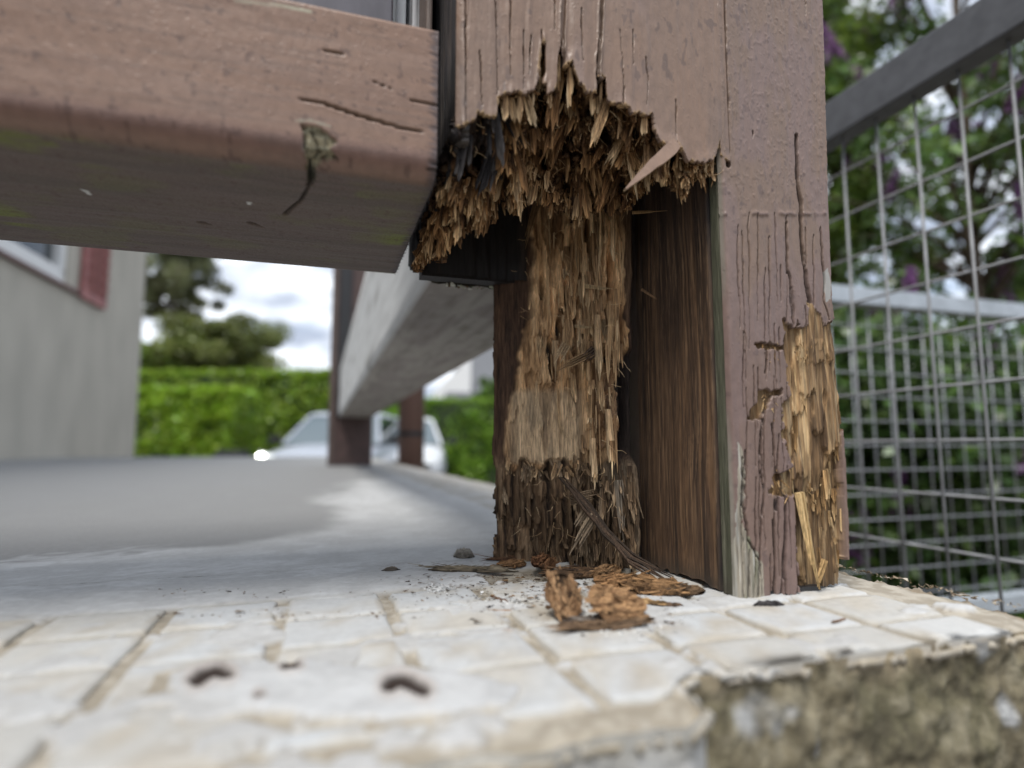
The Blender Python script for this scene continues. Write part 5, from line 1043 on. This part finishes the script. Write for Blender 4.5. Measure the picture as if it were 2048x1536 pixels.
# =================================================================== LILACS ON THE RIGHT
bm_ = None
def panicle_mesh():
    g = np.random.default_rng(3); n = 150; t = g.random(n); r_ = .035 * (1 - t * .8) * g.uniform(.6, 1, n); an = g.uniform(0, 2 * PI, n)
    P = np.stack([r_ * np.cos(an), r_ * np.sin(an), t * .15], -1); c = np.array((.25, .11, .27)) * g.uniform(.5, 1.5, (n, 1)); V, F, C = leaves(P, .010, c, aspect=1.1, rs=g); return V, F, C
PV, PF, PC = panicle_mesh()
def lilac(px, Y, pyt, pyb, spread, nleaf, seed, label, base, nb, size=.034, clumps=60, csize=.2):
    global bm_
    e, cs = limb_tree('lilac_bush', label, 'bush', X(px, Y), Y, ZY(pyt, Y) - GZ, spread, ZY(pyb, Y) - GZ, base, nleaf, size, seed, hot=(base[0] * 1.6, base[1] * 1.5, base[2]), clumps=clumps, flat=.9, csize=csize, trunk_r=.05, group=None)
    r = random.Random(seed)
    for i in range(nb):
        c_, s = r.choice(cs); p = Vector(c_) + Vector((r.uniform(-1, 1), -abs(r.uniform(.2, 1)), r.uniform(-.5, 1))) * s * .8
        if bm_ is None: bm_ = mesh('blossom', PV, PF, M_leaf, e, PC); o = bm_
        else: o = bm_.copy(); col.objects.link(o)
        o.parent = e; o.location = p; o.rotation_euler = (r.uniform(-.5, .5), r.uniform(-.5, .5), r.uniform(0, 6)); o.scale = (r.uniform(1.2, 1.8),) * 3
lilac(1980, 3.3, -350, 560, 1.15, 7000, 31, 'tall open lilac with purple blossom, sky glinting through its crown', (.095, .16, .04), 46, clumps=60, csize=.15)
lilac(1700, 3.9, -450, 900, .50, 16000, 33, 'narrow leafy lilac next to the rotten post', (.17, .25, .055), 20, csize=.42, clumps=36)
lilac(1820, 2.9, 690, 1250, .95, 26000, 35, 'low dense dark bush behind the wire mesh', (.06, .11, .028), 26, csize=.32, clumps=60)
lilac(2180, 4.2, -100, 740, .8, 7000, 37, 'lilac partly beyond the right border, many purple flower heads', (.085, .15, .035), 30, clumps=40, csize=.16)
hedge(X(1640, 5.2), X(2300, 5.2), 5.2, 6.0, ZY(720, 5.2), 'dark leafy hedge closing off the garden behind the lilacs', (.045, .08, .02), (.09, .15, .04), 26000, .05)

# =================================================================== LOOSE CHIPS ON THE SLAB
def chip(px0, py0, L, W, T, rz, c0, c1, label, cat='wood chip', rx=0.0, ry=0.0, z=0.0, seed=1, group=None, rough=1.0, bend=0.0, name='wood_chip'):
    """one torn flake: an irregular plate with fibrous relief, long axis x"""
    r = np.random.default_rng(seed); P = gnd(px0, py0); e_l = (P[0], P[1], z)
    nu, nv = 34, 18; s = np.linspace(-1, 1, nu); t = np.linspace(-1, 1, nv); S, T_ = np.meshgrid(s, t, indexing='ij')
    wl = (1 - np.abs(S) ** 3) ** .5 * (1 + (fbm(S * 5 + seed, S * 0, 3, seed) - .5) * .7 * rough); ex = 1 + (vn(T_ * 6, T_ * 0 + seed, seed + 1) - .5) * .5 * rough
    Xc = S * L / 2 * ex; Yc = T_ * W / 2 * wl; f = fbm(Xc * 90 + seed, Yc * 700, 4, seed + 2, .6); f2 = fbm(Xc * 200, Yc * 250 + seed, 4, seed + 3)
    hgt = T * (.45 + 1.5 * (f - .5) + .9 * (f2 - .5)) * np.sqrt(np.clip(1 - T_ ** 4, 0, 1)) * np.clip(1.05 - np.abs(S) ** 6, 0, 1)
    bnd = bend * (S ** 2) * L * .5 + bend * .4 * (T_ ** 2) * W
    top = np.stack([Xc, Yc, bnd + np.maximum(hgt, T * .12)], -1); botm = np.stack([Xc * .97, Yc * .95, bnd - T * .1 * f2], -1)
    m = sstep(.4, .65, f)[..., None]; cT = np.array(c0) * (1 - m) + np.array(c1) * m; cT = cT * (1 - .75 * sstep(.42, .33, f2)[..., None]); cB = cT * .6
    V = np.concatenate([top.reshape(-1, 3), botm.reshape(-1, 3)]); C = np.concatenate([cT.reshape(-1, 3), cB.reshape(-1, 3)]); idx = np.arange(nu * nv).reshape(nu, nv)
    q = np.stack([idx[:-1, :-1], idx[1:, :-1], idx[1:, 1:], idx[:-1, 1:]], -1).reshape(-1, 4); F = [tuple(a) for a in q] + [tuple(a[::-1] + nu * nv) for a in q]
    rim = list(idx[:, 0]) + list(idx[-1, 1:]) + list(idx[::-1, -1][1:]) + list(idx[0, ::-1][1:-1])
    for i in range(len(rim)): a, b = rim[i], rim[(i + 1) % len(rim)]; F.append((a, a + nu * nv, b + nu * nv, b))
    V = [tuple(v) for v in V]; C = [tuple(c_) for c_ in C]
    if L * W > 1.2e-4:      # torn fibres lying along and sticking off the flake
        m = MB(); rr_ = random.Random(seed)
        for _ in range(int(60 * min(1.6, L * W / 5e-4)) + 14):
            i_, j_ = rr_.randrange(2, nu - 6), rr_.randrange(1, nv - 1); p = top[i_, j_]; sg = rr_.choice((-1, 1)); k_ = rr_.uniform(.6, 1.25)
            ca = [x * k_ for x in (c0 if rr_.random() < .5 else c1)]; cb = [min(.6, x * 1.25) for x in c1]
            fibre_bundle(m, tuple(p), (sg, rr_.gauss(0, .22), rr_.uniform(-.1, .12)), (0, 0, 1), rr_.uniform(.12, .40) * L, rr_.uniform(.025, .11) * W, T * .16, ca, cb, rr_, tilt=rr_.uniform(-.05, .12))
        n0 = len(V); V += [tuple(v) for v in m.V]; C += [tuple(c_) for c_ in m.C]; F += [tuple(i + n0 for i in f) for f in m.F]
    o = mesh(name, V, F, M_chip, None, C); o.rotation_euler = (rx, ry, rz)
    R_ = o.rotation_euler.to_matrix(); zmin = min((R_ @ Vector(v)).z for v in V[::3]); o.location = (P[0], P[1], z - zmin + .0002)
    tag(o, label, cat, group); return o
OR, ORL = (0.15, 0.082, 0.040), (0.33, 0.20, 0.105)
chip(1124, 1232, .020, .0155, .0035, 1.75, OR, ORL, 'upright orange brown chip of rotten wood, left one of the front pair', seed=3, rx=.15, ry=-.85, bend=.14)
chip(1232, 1240, .025, .018, .0035, .45, OR, (0.40, 0.235, 0.115), 'largest frayed orange chip, right one of the front pair', seed=5, rx=.75, ry=.15, bend=.10)
chip(1212, 1257, .038, .010, .0025, .25, (0.10, 0.065, 0.042), (0.22, 0.14, 0.08), 'curved grey brown bark strip under the orange chips', seed=7, bend=.10)
chip(1180, 1246, .022, .009, .003, -.1, (0.28, 0.25, 0.22), (0.12, 0.09, 0.07), 'pale grey flake wedged between the two orange chips', seed=8)
chip(946, 1144, .048, .006, .0032, -.10, (0.11, 0.088, 0.062), (0.20, 0.165, 0.115), 'long straight grey brown sliver lying left of the post foot', seed=9, rough=.4)
chip(1022, 1134, .018, .010, .005, .5, OR, (0.24, 0.13, 0.06), 'small crumbly brown chip at the right end of the long sliver', seed=10)
chip(1046, 1124, .018, .003, .002, .2, (0.24, 0.19, 0.12), (0.30, 0.24, 0.15), 'thin tan stick above the small crumbly chip', seed=19, rough=.4)
chip(1084, 1140, .020, .012, .007, 1.1, (0.12, 0.055, 0.028), (0.21, 0.105, 0.05), 'reddish brown chip standing up against the core', seed=11, rx=.5, bend=.1)
chip(1163, 1152, .036, .014, .005, .1, (0.035, 0.022, 0.016), (0.13, 0.075, 0.04), 'dark wet bark flake with a black shiny end', seed=12)
chip(1214, 1160, .024, .011, .005, .9, (0.17, 0.095, 0.045), (0.30, 0.18, 0.09), 'tan wedge leaning on the heap behind the orange chips', seed=13, rx=.5)
chip(1248, 1176, .028, .014, .0045, .3, (0.15, 0.08, 0.036), (0.30, 0.165, 0.075), 'ragged brown chip on the left of the heap', seed=14, rx=.3, bend=.12)
chip(1306, 1186, .028, .015, .006, -.3, (0.12, 0.066, 0.032), (0.28, 0.16, 0.075), 'curled brown chip in the middle of the heap', seed=15, rx=.25, bend=.15)
chip(1362, 1188, .022, .011, .005, .2, (0.07, 0.045, 0.028), (0.16, 0.10, 0.055), 'dark brown chip of the heap closest to the standing board', seed=16)
chip(1290, 1208, .024, .004, .003, -.45, (0.30, 0.18, 0.08), (0.45, 0.29, 0.14), 'thin golden stick lying in front of the heap', seed=17, rough=.4)
chip(1330, 1213, .014, .003, .002, -.1, (0.09, 0.06, 0.04), (0.16, 0.10, 0.06), 'tiny dark stick at the front end of the heap', seed=18)
chip(928, 1116, .011, .008, .006, .1, (0.13, 0.115, 0.095), (0.26, 0.235, 0.20), 'small grey lump left of the post foot', cat='lump', seed=20, name='debris_lump')
chip(782, 1142, .009, .004, .003, .3, (0.12, 0.10, 0.08), (0.2, 0.17, 0.13), 'tiny grey brown chip farthest left on the cement', seed=21)
chip(998, 1200, .014, .0022, .0015, -.95, (0.10, 0.055, 0.035), (0.17, 0.09, 0.05), 'thin red brown needle of wood on white plaster dust', seed=22, rough=.3)
chip(996, 1222, .013, .002, .001, -.1, (0.24, 0.13, 0.06), (0.3, 0.17, 0.08), 'flat orange sliver below the red brown needle', seed=23, rough=.3)
chip(842, 1134, .003, .003, .002, 0, (0.12, 0.11, 0.1), (0.2, 0.18, 0.15), 'tiny grey crumb between the lump and the farthest chip', seed=24)
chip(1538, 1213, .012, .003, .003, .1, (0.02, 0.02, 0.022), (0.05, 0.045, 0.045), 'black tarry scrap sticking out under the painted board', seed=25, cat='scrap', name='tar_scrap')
chip(1678, 1243, .010, .0018, .001, .6, (0.16, 0.09, 0.05), (0.2, 0.12, 0.07), 'tiny brown twig on the white tiles right of the post', seed=26, cat='twig', name='twig')
chip(1050, 1120, .040, .010, .003, .05, (0.10, 0.05, 0.03), (0.16, 0.085, 0.045), 'flat red brown plate lying along the foot of the core', seed=27)
# fine crumbs, uncountable
mb = MB()
for i in range(1900):
    if i < 1500: px, py = R.gauss(1080, 120), 1150 + abs(R.gauss(0, 42))
    elif i < 1700: px, py = R.uniform(280, 860), R.choice([1188, 1231]) + R.gauss(0, 5)
    else: px, py = R.gauss(1240, 70), 1215 + R.gauss(0, 16)
    if py < 1118: continue
    P = gnd(px, py); s = R.uniform(.0002, .0009) * (1 if R.random() < .9 else 2.2); c0 = R.choice([(.10, .06, .035), (.05, .035, .025), (.22, .13, .06), (.16, .13, .10)])
    q = [Vector((R.uniform(-1, 1) * 1.5, R.uniform(-1, 1), R.uniform(-.1, .6))) * s for _ in range(4)]; mb.add([Vector((P[0], P[1], s * .25 + .0002)) + v for v in q], [(0, 1, 2), (0, 2, 3), (0, 3, 1), (1, 3, 2)], c0)
o = mb.build('wood_crumbs', M_chip); tag(o, 'fine dark wood crumbs sprinkled over the wall top', 'crumbs', kind='stuff')
mb = MB()
for i in range(700):   # brushed-up white plaster dust
    cx, cy, s_ = [(1010, 1205, 26), (880, 1178, 14), (1265, 1255, 40), (1240, 1235, 60)][i % 4]; P = gnd(cx + R.gauss(0, s_), cy + R.gauss(0, s_ * .28)); s = R.uniform(.0004, .0016)
    q = [Vector((R.uniform(-1, 1), R.uniform(-1, 1), R.uniform(-.1, 1))) * s for _ in range(4)]; mb.add([Vector((P[0], P[1], 0)) + v for v in q], [(0, 1, 2), (0, 2, 3), (0, 3, 1), (1, 3, 2)], (.62, .62, .61))
o = mb.build('plaster_dust', M_slab); tag(o, 'little heaps of crumbled white plaster around the chips', 'dust', kind='stuff')
